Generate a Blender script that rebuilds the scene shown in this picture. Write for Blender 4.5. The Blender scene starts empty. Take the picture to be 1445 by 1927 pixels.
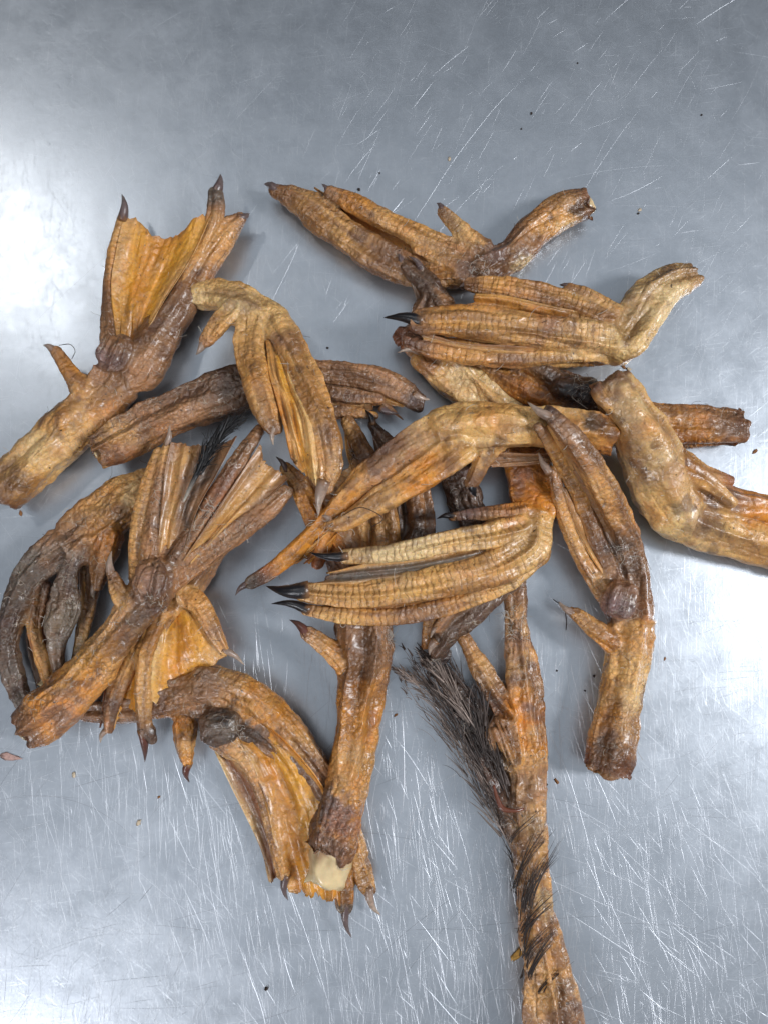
import bpy, math, random
import numpy as np
from mathutils import Matrix

random.seed(7)
rng = np.random.default_rng(7)
S = bpy.context.scene
COL = S.collection
U = 0.0002                       # one modelling unit (the width of a picture element on the table) in metres
CX, CY = 722.5, 963.5
DIST = 1480.0
TILT = math.radians(5.0)

# ------------------------------------------------------------------ camera
cam_d = bpy.data.cameras.new('camera')
cam = bpy.data.objects.new('camera', cam_d); COL.objects.link(cam)
cam_d.sensor_fit = 'VERTICAL'; cam_d.sensor_height = 24.0
cam_d.lens = 24.0 * DIST / 1927.0
cam_d.clip_start = 0.01; cam_d.clip_end = 20.0
camp = np.array([0.0, -math.sin(TILT) * DIST, math.cos(TILT) * DIST])
cam.location = camp * U
cam.rotation_euler = (TILT, 0, 0)
S.camera = cam

# ------------------------------------------------------------------ world and lamps
w = bpy.data.worlds.new('World'); S.world = w; w.use_nodes = True
bg = w.node_tree.nodes['Background']
bg.inputs[0].default_value = (0.50, 0.60, 0.74, 1)
bg.inputs[1].default_value = 0.05
S.view_settings.view_transform = 'Standard'
S.view_settings.look = 'None'
S.view_settings.exposure = 0.0
S.view_settings.gamma = 1.0

def area(name, loc, target, sx, sy, power, col):
    l = bpy.data.lights.new(name, 'AREA'); l.shape = 'RECTANGLE'; l.size = sx; l.size_y = sy
    l.energy = power; l.color = col
    o = bpy.data.objects.new(name, l); COL.objects.link(o)
    o.location = loc
    from mathutils import Vector
    d = Vector(target) - Vector(loc)
    o.rotation_euler = d.to_track_quat('-Z', 'Y').to_euler()
    return o
# small bright lamp panel up on the left, a window on the right, ceiling panels behind the photographer
area('lamp_panel', (-0.88, 0.74, 1.50), (-0.05, 0.05, 0), 0.15, 0.13, 2.8, (1.0, 0.98, 0.95))
area('window_light', (1.25, -0.05, 1.15), (0, 0, 0), 0.22, 0.46, 24, (0.95, 0.97, 1.0))
area('ceiling_panel', (-1.05, -1.50, 1.45), (0, 0, 0), 0.5, 0.25, 20, (0.95, 0.96, 1.0))
# the pale ceiling over the table
area('ceiling_glow', (0.1, 0.0, 2.1), (0.1, 0.0001, 0), 2.9, 2.9, 13.5, (0.86, 0.93, 1.0))

# ------------------------------------------------------------------ projection helpers
_ct, _st = math.cos(TILT), math.sin(TILT)
def W(px, py, h):
    """point at height h that the photograph shows at (px, py); all in modelling units"""
    dx = (px - CX) / DIST; dy = -(py - CY) / DIST
    d = np.array([dx, dy * _ct + _st, dy * _st - _ct])
    t = (h - camp[2]) / d[2]
    return camp + d * t
def depth_scale(h):
    return (camp[2] - h) / camp[2]
def project(P):
    q = P - camp
    x = q[:, 0]; y = q[:, 1] * _ct + q[:, 2] * _st; z = -q[:, 1] * _st + q[:, 2] * _ct
    return CX + x / (-z) * DIST, CY - y / (-z) * DIST

# ------------------------------------------------------------------ noise
_perm = rng.permutation(1024)
_perm = np.concatenate([_perm, _perm, _perm])
_val = rng.random(1024).astype(np.float32) * 2 - 1
def noise3(x, y, z):
    xi = np.floor(x); yi = np.floor(y); zi = np.floor(z)
    fx = x - xi; fy = y - yi; fz = z - zi
    xi = xi.astype(np.int64) & 1023; yi = yi.astype(np.int64) & 1023; zi = zi.astype(np.int64) & 1023
    sx = fx * fx * (3 - 2 * fx); sy = fy * fy * (3 - 2 * fy); sz = fz * fz * (3 - 2 * fz)
    def h(a, b, c):
        return _val[_perm[_perm[_perm[a] + b] + c]]
    x1 = (xi + 1) & 1023; y1 = (yi + 1) & 1023; z1 = (zi + 1) & 1023
    a = h(xi, yi, zi) * (1 - sx) + h(x1, yi, zi) * sx
    b = h(xi, y1, zi) * (1 - sx) + h(x1, y1, zi) * sx
    c = h(xi, yi, z1) * (1 - sx) + h(x1, yi, z1) * sx
    d = h(xi, y1, z1) * (1 - sx) + h(x1, y1, z1) * sx
    return (a * (1 - sy) + b * sy) * (1 - sz) + (c * (1 - sy) + d * sy) * sz

# ------------------------------------------------------------------ colours
def lin(r, g, b):
    f = lambda c: ((c / 255 + 0.055) / 1.055) ** 2.4 if c > 10 else c / 255 / 12.92
    return np.array([f(r), f(g), f(b)])
PAL = {
    'g': lin(210, 158, 94),  'y': lin(236, 204, 148), 'o': lin(206, 136, 50), 'b': lin(148, 108, 74),
    'd': lin(88, 70, 58),  'k': lin(34, 32, 35),   'r': lin(146, 90, 58),  'm': lin(118, 92, 88),
    'w': lin(232, 206, 158), 'e': lin(226, 182, 118), 's': lin(106, 96, 86), 'a': lin(226, 158, 52),
}

# ------------------------------------------------------------------ materials
def nn(nt, t, **kw):
    n = nt.nodes.new(t)
    for k, v in kw.items():
        if k.startswith('i_'):
            n.inputs[k[2:].replace('_', ' ')].default_value = v
        else:
            setattr(n, k, v)
    return n
def new_mat(name):
    m = bpy.data.materials.new(name); m.use_nodes = True
    nt = m.node_tree; return m, nt, nt.nodes['Principled BSDF']
def math_n(nt, op, a, b=None, clamp=False):
    n = nn(nt, 'ShaderNodeMath', operation=op, use_clamp=clamp)
    for i, v in enumerate((a, b)):
        if v is None: continue
        if isinstance(v, (int, float)): n.inputs[i].default_value = v
        else: nt.links.new(v, n.inputs[i])
    return n.outputs[0]
def mixc(nt, fac, a, b, mode='MIX'):
    n = nn(nt, 'ShaderNodeMix', data_type='RGBA', blend_type=mode)
    for s, v in ((0, fac), (6, a), (7, b)):
        if isinstance(v, (int, float)): n.inputs[s].default_value = v
        elif isinstance(v, tuple): n.inputs[s].default_value = v
        else: nt.links.new(v, n.inputs[s])
    return n.outputs[2]
def ramp(nt, x, lo, hi, a=0.0, b=1.0):
    n = nn(nt, 'ShaderNodeMapRange'); n.clamp = True
    nt.links.new(x, n.inputs[0])
    for i, v in zip((1, 2, 3, 4), (lo, hi, a, b)): n.inputs[i].default_value = v
    return n.outputs[0]
def noise_n(nt, vec, scale, detail=4, rough=0.55, dist=0.0):
    n = nn(nt, 'ShaderNodeTexNoise'); n.inputs['Scale'].default_value = scale
    n.inputs['Detail'].default_value = detail; n.inputs['Roughness'].default_value = rough
    n.inputs['Distortion'].default_value = dist
    nt.links.new(vec, n.inputs['Vector']); return n.outputs['Fac']
def vor_n(nt, vec, scale, feature='DISTANCE_TO_EDGE', rnd=1.0):
    n = nn(nt, 'ShaderNodeTexVoronoi', feature=feature); n.inputs['Scale'].default_value = scale
    n.inputs['Randomness'].default_value = rnd
    nt.links.new(vec, n.inputs['Vector']); return n.outputs['Distance']

def skin_material():
    m, nt, P = new_mat('dried_skin')
    geo = nn(nt, 'ShaderNodeNewGeometry').outputs['Position']
    # warped position
    nz = nn(nt, 'ShaderNodeTexNoise'); nz.inputs['Scale'].default_value = 350; nt.links.new(geo, nz.inputs['Vector'])
    sub = nn(nt, 'ShaderNodeVectorMath', operation='SUBTRACT'); nt.links.new(nz.outputs['Color'], sub.inputs[0]); sub.inputs[1].default_value = (.5, .5, .5)
    sc = nn(nt, 'ShaderNodeVectorMath', operation='SCALE'); nt.links.new(sub.outputs[0], sc.inputs[0]); sc.inputs['Scale'].default_value = 0.0022
    ad = nn(nt, 'ShaderNodeVectorMath', operation='ADD'); nt.links.new(geo, ad.inputs[0]); nt.links.new(sc.outputs[0], ad.inputs[1])
    wp = ad.outputs[0]
    col = nn(nt, 'ShaderNodeAttribute', attribute_name='col').outputs['Color']
    peb = nn(nt, 'ShaderNodeAttribute', attribute_name='peb').outputs['Fac']
    dry = nn(nt, 'ShaderNodeAttribute', attribute_name='dry').outputs['Fac']
    scu = nn(nt, 'ShaderNodeAttribute', attribute_name='scu').outputs['Fac']
    arc = nn(nt, 'ShaderNodeAttribute', attribute_name='arc').outputs['Fac']
    fib = nn(nt, 'ShaderNodeAttribute', attribute_name='fib').outputs['Fac']
    pebm = ramp(nt, noise_n(nt, geo, 75, 3, 0.6), 0.36, 0.58, 0.35, 1.0)
    peb = math_n(nt, 'MULTIPLY', peb, pebm)
    # blotches of pigment
    n1 = noise_n(nt, geo, 55, 5, 0.62)
    n2 = noise_n(nt, wp, 210, 5, 0.65)
    n3 = noise_n(nt, wp, 900, 4, 0.6)
    c = mixc(nt, ramp(nt, n1, 0.52, 0.68, 0, 0.55), col, (0.17, 0.075, 0.035, 1))
    c = mixc(nt, ramp(nt, n1, 0.28, 0.46, 0.45, 0), c, mixc(nt, 1.0, col, (1.12, 1.04, 0.94, 1), 'MULTIPLY'))
    n4 = noise_n(nt, wp, 90, 3, 0.6)
    c = mixc(nt, ramp(nt, n4, 0.54, 0.66, 0, 0.40), c, mixc(nt, 1.0, c, (1.08, 0.82, 0.50, 1), 'MULTIPLY'))
    c = mixc(nt, ramp(nt, n2, 0.56, 0.74, 0, 0.6), c, (0.08, 0.04, 0.025, 1))
    c = mixc(nt, ramp(nt, n3, 0.46, 0.66, 0.0, 0.30), c, (0.17, 0.09, 0.05, 1))
    # small dark specks
    sp = noise_n(nt, geo, 620, 2, 0.5)
    c = mixc(nt, ramp(nt, sp, 0.70, 0.76, 0, 0.85), c, (0.02, 0.012, 0.01, 1))
    # pebble scales
    v1 = vor_n(nt, wp, 560)
    crack = ramp(nt, v1, 0.02, 0.14, 1, 0)
    crk = math_n(nt, 'MULTIPLY', crack, peb)
    c = mixc(nt, math_n(nt, 'MULTIPLY', crk, 0.32), c, (0.09, 0.045, 0.03, 1))
    vf = vor_n(nt, wp, 560, 'F1')
    bead = math_n(nt, 'MULTIPLY', ramp(nt, vf, 0.12, 0.42, 1, 0), peb)
    c = mixc(nt, math_n(nt, 'MULTIPLY', bead, 0.28), c, mixc(nt, 1.0, c, (1.5, 1.5, 1.5, 1), 'MULTIPLY'))
    # pale dry skin flaking in lines
    v2 = vor_n(nt, wp, 330)
    ln = ramp(nt, v2, 0.0, 0.05, 1, 0)
    msk = ramp(nt, noise_n(nt, geo, 130, 3, 0.6), 0.50, 0.62)
    dl = math_n(nt, 'MULTIPLY', math_n(nt, 'MULTIPLY', ln, msk), dry)
    c = mixc(nt, math_n(nt, 'MULTIPLY', dl, 0.75), c, (0.55, 0.47, 0.38, 1))
    # scutes: bands across the toe
    wob = noise_n(nt, geo, 260, 2, 0.5)
    ph = math_n(nt, 'ADD', math_n(nt, 'DIVIDE', arc, 11.0), math_n(nt, 'MULTIPLY', wob, 1.6))
    fr = math_n(nt, 'FRACT', ph)
    groove = math_n(nt, 'MULTIPLY', ramp(nt, fr, 0.0, 0.22, 1, 0), scu)
    c = mixc(nt, math_n(nt, 'MULTIPLY', groove, 0.45), c, (0.16, 0.08, 0.04, 1))
    nt.links.new(c, P.inputs['Base Color'])
    # relief
    vv = vor_n(nt, wp, 560, 'F1')
    hp = math_n(nt, 'MULTIPLY', math_n(nt, 'SUBTRACT', 0.7, vv), math_n(nt, 'MULTIPLY', peb, 1.5))
    hs = math_n(nt, 'MULTIPLY', math_n(nt, 'SUBTRACT', ramp(nt, fr, 0.0, 0.35), ramp(nt, fr, 0.6, 1.0, 0, 0.4)), math_n(nt, 'MULTIPLY', scu, 0.8))
    hw = math_n(nt, 'MULTIPLY', noise_n(nt, wp, 480, 5, 0.65), 0.9)
    hf = math_n(nt, 'MULTIPLY', n2, 0.9)
    hd = math_n(nt, 'MULTIPLY', dl, 0.4)
    h = math_n(nt, 'ADD', math_n(nt, 'ADD', hp, hs), math_n(nt, 'ADD', math_n(nt, 'ADD', hw, hf), hd))
    wr = vor_n(nt, wp, 170)
    h = math_n(nt, 'ADD', h, math_n(nt, 'MULTIPLY', ramp(nt, wr, 0.0, 0.16), 0.5))
    B = nn(nt, 'ShaderNodeBump'); B.inputs['Strength'].default_value = 0.85; B.inputs['Distance'].default_value = 0.00048
    nt.links.new(h, B.inputs['Height']); nt.links.new(B.outputs[0], P.inputs['Normal'])
    nt.links.new(math_n(nt, 'ADD', ramp(nt, n4, 0.35, 0.65, 0.22, 0.46), math_n(nt, 'MULTIPLY', dry, 0.10)), P.inputs['Roughness'])
    P.inputs['Coat Weight'].default_value = 0.28; P.inputs['Coat Roughness'].default_value = 0.2
    P.inputs['Specular IOR Level'].default_value = 0.6
    P.inputs['Subsurface Weight'].default_value = 0.25
    P.inputs['Subsurface Radius'].default_value = (1.0, 0.4, 0.15)
    P.inputs['Subsurface Scale'].default_value = 0.0022
    return m

def simple_mat(name, rough, spec=0.5, bump=0.0, bscale=400, trans=0.0, var=0.3, sss=0.0):
    m, nt, P = new_mat(name)
    geo = nn(nt, 'ShaderNodeNewGeometry').outputs['Position']
    col = nn(nt, 'ShaderNodeAttribute', attribute_name='col').outputs['Color']
    n = noise_n(nt, geo, bscale, 5, 0.6)
    c = mixc(nt, ramp(nt, n, 0.35, 0.7, 0, var), col, (0.03, 0.02, 0.015, 1))
    nt.links.new(c, P.inputs['Base Color'])
    P.inputs['Roughness'].default_value = rough
    P.inputs['Specular IOR Level'].default_value = spec
    P.inputs['Transmission Weight'].default_value = trans
    P.inputs['Subsurface Weight'].default_value = sss
    P.inputs['Subsurface Scale'].default_value = 0.002
    if bump:
        B = nn(nt, 'ShaderNodeBump'); B.inputs['Strength'].default_value = bump; B.inputs['Distance'].default_value = 0.0003
        nt.links.new(n, B.inputs['Height']); nt.links.new(B.outputs[0], P.inputs['Normal'])
    return m

def steel_material():
    m, nt, P = new_mat('scratched_steel')
    geo = nn(nt, 'ShaderNodeNewGeometry').outputs['Position']
    n1 = noise_n(nt, geo, 14, 4, 0.6); n2 = noise_n(nt, geo, 75, 5, 0.65); n3 = noise_n(nt, geo, 420, 4, 0.65)
    c = mixc(nt, ramp(nt, n1, 0.3, 0.7), (0.475, 0.515, 0.57, 1), (0.545, 0.585, 0.64, 1))
    c = mixc(nt, ramp(nt, n2, 0.40, 0.66, 0, 0.22), c, (0.67, 0.71, 0.77, 1))
    c = mixc(nt, ramp(nt, n3, 0.45, 0.8, 0, 0.2), c, (0.36, 0.375, 0.40, 1))
    def hair(angle, sx, sy, lo, hi):
        mp = nn(nt, 'ShaderNodeMapping'); mp.inputs['Rotation'].default_value = (0, 0, angle)
        nt.links.new(geo, mp.inputs['Vector'])
        mp2 = nn(nt, 'ShaderNodeMapping'); mp2.inputs['Scale'].default_value = (sx, sy, 1)
        nt.links.new(mp.outputs[0], mp2.inputs['Vector'])
        return ramp(nt, noise_n(nt, mp2.outputs[0], 1.0, 3, 0.6, 0.4), lo, hi)
    h1 = hair(0.06, 2400, 60, 0.60, 0.72); h2 = hair(-0.35, 2000, 70, 0.62, 0.74)
    h3 = hair(1.45, 2200, 70, 0.62, 0.74); h4 = hair(0.9, 2000, 110, 0.62, 0.74); h5 = hair(-0.9, 1900, 100, 0.62, 0.74)
    hs = math_n(nt, 'ADD', math_n(nt, 'ADD', h1, h2), math_n(nt, 'ADD', math_n(nt, 'ADD', h3, h4), h5))
    c = mixc(nt, math_n(nt, 'MULTIPLY', hs, 0.18, True), c, (0.9, 0.92, 0.94, 1))
    nt.links.new(c, P.inputs['Base Color'])
    P.inputs['Metallic'].default_value = 0.80
    r = math_n(nt, 'ADD', ramp(nt, n2, 0.3, 0.7, 0.28, 0.37), math_n(nt, 'MULTIPLY', hs, 0.05))
    nt.links.new(r, P.inputs['Roughness'])
    B = nn(nt, 'ShaderNodeBump'); B.inputs['Strength'].default_value = 0.35; B.inputs['Distance'].default_value = 0.00012
    hh = math_n(nt, 'ADD', math_n(nt, 'MULTIPLY', hs, 0.18), math_n(nt, 'ADD', math_n(nt, 'MULTIPLY', n3, 0.35), math_n(nt, 'MULTIPLY', n2, 1.2)))
    nt.links.new(hh, B.inputs['Height']); nt.links.new(B.outputs[0], P.inputs['Normal'])
    return m
def metal_line(name, col, rough):
    m, nt, P = new_mat(name)
    P.inputs['Base Color'].default_value = col; P.inputs['Metallic'].default_value = 1.0
    P.inputs['Roughness'].default_value = rough
    return m

SKIN = skin_material()
CLAW = simple_mat('horn', 0.28, 0.6, 0.5, 900, 0.0, 0.35, 0.1)
BONE = simple_mat('bone', 0.25, 0.6, 0.3, 300, 0.0, 0.22, 0.12)
HAIR = simple_mat('feather_fibre', 0.5, 0.4, 0, 400, 0.0, 0.3)
CRUMB = simple_mat('crumb', 0.7, 0.3, 0.8, 900, 0.0, 0.4)
STEEL = steel_material()

# ------------------------------------------------------------------ mesh building
def link_mesh(name, V, F, origin, mat, parent=None, attrs=None, normals=None, smooth=True):
    me = bpy.data.meshes.new(name)
    V = np.asarray(V, dtype=np.float64); F = np.asarray(F, dtype=np.int32)
    me.vertices.add(len(V)); me.vertices.foreach_set('co', ((V - origin) * U).astype(np.float32).ravel())
    k = F.shape[1]
    me.loops.add(F.size); me.loops.foreach_set('vertex_index', F.ravel())
    me.polygons.add(len(F)); me.polygons.foreach_set('loop_start', np.arange(0, F.size, k, dtype=np.int32))
    me.update(calc_edges=True)
    me.polygons.foreach_set('use_smooth', np.full(len(F), smooth))
    for nm, arr in (attrs or {}).items():
        arr = np.asarray(arr, dtype=np.float32)
        if nm == 'col':
            a = me.attributes.new('col', 'FLOAT_COLOR', 'POINT')
            a.data.foreach_set('color', np.concatenate([arr, np.ones((len(arr), 1), np.float32)], 1).ravel())
        else:
            a = me.attributes.new(nm, 'FLOAT', 'POINT'); a.data.foreach_set('value', arr)
    me.materials.append(mat)
    me.validate()
    if normals is not None and len(me.vertices) == len(V):
        me.normals_split_custom_set_from_vertices([tuple(n) for n in normals])
    o = bpy.data.objects.new(name, me); COL.objects.link(o)
    if parent is not None: o.parent = parent
    else: o.location = tuple(np.asarray(origin) * U)
    return o

def catmull(P, step=7.0):
    P = np.asarray(P, float)
    if len(P) == 2: 
        n = max(2, int(np.linalg.norm(P[1, :3] - P[0, :3]) / step)); t = np.linspace(0, 1, n + 1)[:, None]
        return P[0] * (1 - t) + P[1] * t, np.linspace(0, 1, n + 1)
    Q = np.vstack([2 * P[0] - P[1], P, 2 * P[-1] - P[-2]])
    out = []; key = []
    for i in range(1, len(Q) - 2):
        a, b, c, d = Q[i - 1], Q[i], Q[i + 1], Q[i + 2]
        n = max(2, int(np.linalg.norm((c - b)[:3]) / step))
        for j in range(n):
            t = j / n
            out.append(0.5 * ((2 * b) + (-a + c) * t + (2 * a - 5 * b + 4 * c - d) * t * t + (-a + 3 * b - 3 * c + d) * t ** 3))
            key.append((i - 1 + t) / (len(P) - 1))
    out.append(P[-1]); key.append(1.0)
    R = np.array(out); R[:, 3] = np.maximum(R[:, 3], 2.0)
    return R, np.array(key)

def colour_along(s, t):
    cs = np.array([PAL[ch] for ch in s])
    if len(cs) == 1: return np.repeat(cs, len(t), 0)
    x = np.asarray(t) * (len(cs) - 1)
    i = np.clip(np.floor(x).astype(int), 0, len(cs) - 2); f = (x - i)[:, None]
    return cs[i] * (1 - f) + cs[i + 1] * f

def world_pts(pts):
    out = []
    for (x, y, h, r) in pts:
        p = W(x, y, h); out.append([p[0], p[1], p[2], r * depth_scale(h)])
    return np.array(out)

VOX = 2.3
def surface_nets(Fd, lo):
    nx, ny, nz = Fd.shape
    s = Fd < 0
    pos = np.zeros((nx - 1, ny - 1, nz - 1, 3), np.float32); cnt = np.zeros((nx - 1, ny - 1, nz - 1), np.float32)
    cells = [(0, 0), (0, 1), (1, 0), (1, 1)]
    quads = []
    idx = np.full((nx - 1, ny - 1, nz - 1), -1, np.int64)
    edges = []
    for ax in range(3):
        a = [slice(None)] * 3; b = [slice(None)] * 3
        a[ax] = slice(0, -1); b[ax] = slice(1, None)
        fa, fb = Fd[tuple(a)], Fd[tuple(b)]
        cr = s[tuple(a)] != s[tuple(b)]
        I = np.argwhere(cr)
        va = fa[cr]; vb = fb[cr]
        t = va / (va - vb)
        pt = I.astype(np.float32).copy(); pt[:, ax] += t
        oth = [k for k in range(3) if k != ax]
        ok = np.ones(len(I), bool)
        for k in oth:
            ok &= (I[:, k] > 0) & (I[:, k] < Fd.shape[k] - 1)
        I = I[ok]; pt = pt[ok]; va = va[ok]
        for (d0, d1) in cells:
            J = I.copy(); J[:, oth[0]] -= d0; J[:, oth[1]] -= d1
            fl = np.ravel_multi_index((J[:, 0], J[:, 1], J[:, 2]), cnt.shape)
            np.add.at(cnt.reshape(-1), fl, 1)
            for c in range(3): np.add.at(pos.reshape(-1, 3)[:, c], fl, pt[:, c])
        edges.append((ax, oth, I, va))
    use = cnt > 0
    idx[use] = np.arange(use.sum())
    V = pos[use] / cnt[use][:, None] * VOX + lo
    for ax, oth, I, va in edges:
        c = []
        for (d0, d1) in ((0, 0), (1, 0), (1, 1), (0, 1)):
            J = I.copy(); J[:, oth[0]] -= d0; J[:, oth[1]] -= d1
            c.append(idx[J[:, 0], J[:, 1], J[:, 2]])
        q = np.stack(c, 1)
        flip = (va < 0)
        if ax == 1: flip = ~flip
        q[~flip] = q[~flip][:, ::-1]
        quads.append(q)
    return V.astype(np.float64), np.vstack(quads)

def vnormals(V, F):
    a = V[F[:, 2]] - V[F[:, 0]]; b = V[F[:, 3]] - V[F[:, 1]]
    n = np.cross(a, b)
    N = np.zeros_like(V)
    for k in range(4): 
        for c in range(3): N[:, c] += np.bincount(F[:, k], n[:, c], len(V))
    return N / (np.linalg.norm(N, axis=1, keepdims=True) + 1e-9)

FEET = []
def empty(name, loc, label, cat, group=None):
    o = bpy.data.objects.new(name, None); COL.objects.link(o)
    o.empty_display_size = 0.01
    o.location = tuple(np.asarray(loc) * U); o['label'] = label; o['category'] = cat
    if group: o['group'] = group
    return o

def ring_tube(pts, n=10, flat=1.0, close_start=True):
    """swept rings along pts (x,y,z,r); returns V,F quads"""
    R, key = pts
    T = np.gradient(R[:, :3], axis=0); T /= np.linalg.norm(T, axis=1, keepdims=True) + 1e-9
    up = np.array([0, 0, 1.0])
    Sd = np.cross(T, up); Sd /= np.linalg.norm(Sd, axis=1, keepdims=True) + 1e-9
    Uv = np.cross(Sd, T)
    a = np.linspace(0, 2 * math.pi, n, endpoint=False)
    V = R[:, None, :3] + R[:, None, 3:4] * (np.cos(a)[None, :, None] * Sd[:, None] + flat * np.sin(a)[None, :, None] * Uv[:, None])
    m = len(R); V = V.reshape(-1, 3); F = []
    i, j = np.meshgrid(np.arange(m - 1), np.arange(n), indexing='ij')
    F = np.stack([i * n + j, i * n + (j + 1) % n, (i + 1) * n + (j + 1) % n, (i + 1) * n + j], -1).reshape(-1, 4)
    V = np.vstack([V, R[0, :3], R[-1, :3]])
    c0 = len(V) - 2; c1 = len(V) - 1
    caps = []
    for j in range(0, n, 2):
        caps.append([c0, (j + 2) % n, (j + 1) % n, j]); b = (m - 1) * n
        caps.append([c1, b + j, b + (j + 1) % n, b + (j + 2) % n])
    return V, np.vstack([F, np.array(caps)]), key

CLAWCOL = {'K': (lin(34, 36, 42), lin(20, 20, 24)), 'P': (lin(150, 122, 106), lin(190, 172, 156)), 'M': (lin(96, 76, 76), lin(120, 108, 104)), 'R': (lin(110, 60, 48), lin(84, 70, 66))}
def make_claw(x0, y0, h0, x1, y1, h1, r, kind, parent, origin, bend=0.18):
    a = W(x0, y0, h0); b = W(x1, y1, h1)
    L = np.linalg.norm(b - a)
    t = np.linspace(0, 1, 12)
    side = np.cross(b - a, [0, 0, 1.0]); side /= np.linalg.norm(side) + 1e-9
    sg = bend * L
    P = a + (b - a) * t[:, None]
    P[:, 2] += np.sin(t * math.pi) * abs(sg) * 0.6
    P += side * (np.sin(t * math.pi) * sg * 0.6)[:, None]
    rr = r * depth_scale(h0) * (1 - t ** 1.5) + 0.5
    R = np.concatenate([P, rr[:, None]], 1)
    V, F, _ = ring_tube((R, t), 12, 1.15)
    k = np.clip(np.concatenate([np.repeat(t, 12), [0, 1]]), 0, 1)[:, None]
    c0, c1 = CLAWCOL[kind]
    nz = noise3(V[:, 0] / 4, V[:, 1] / 4, V[:, 2] / 4)
    V = V + (nz * 0.5)[:, None]
    c = c0 * (1 - k) + c1 * k
    cu = np.clip((0.17 + nz[:, None] * 0.12 - k) / 0.12, 0, 1)
    c = c * (1 - cu) + PAL['b'] * 0.8 * cu
    c = c * (1 + 0.25 * noise3(V[:, 0] / 3, V[:, 1] / 3, V[:, 2] / 9))[:, None]
    return link_mesh('claw', V, F, origin, CLAW, parent, {'col': c})

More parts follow.
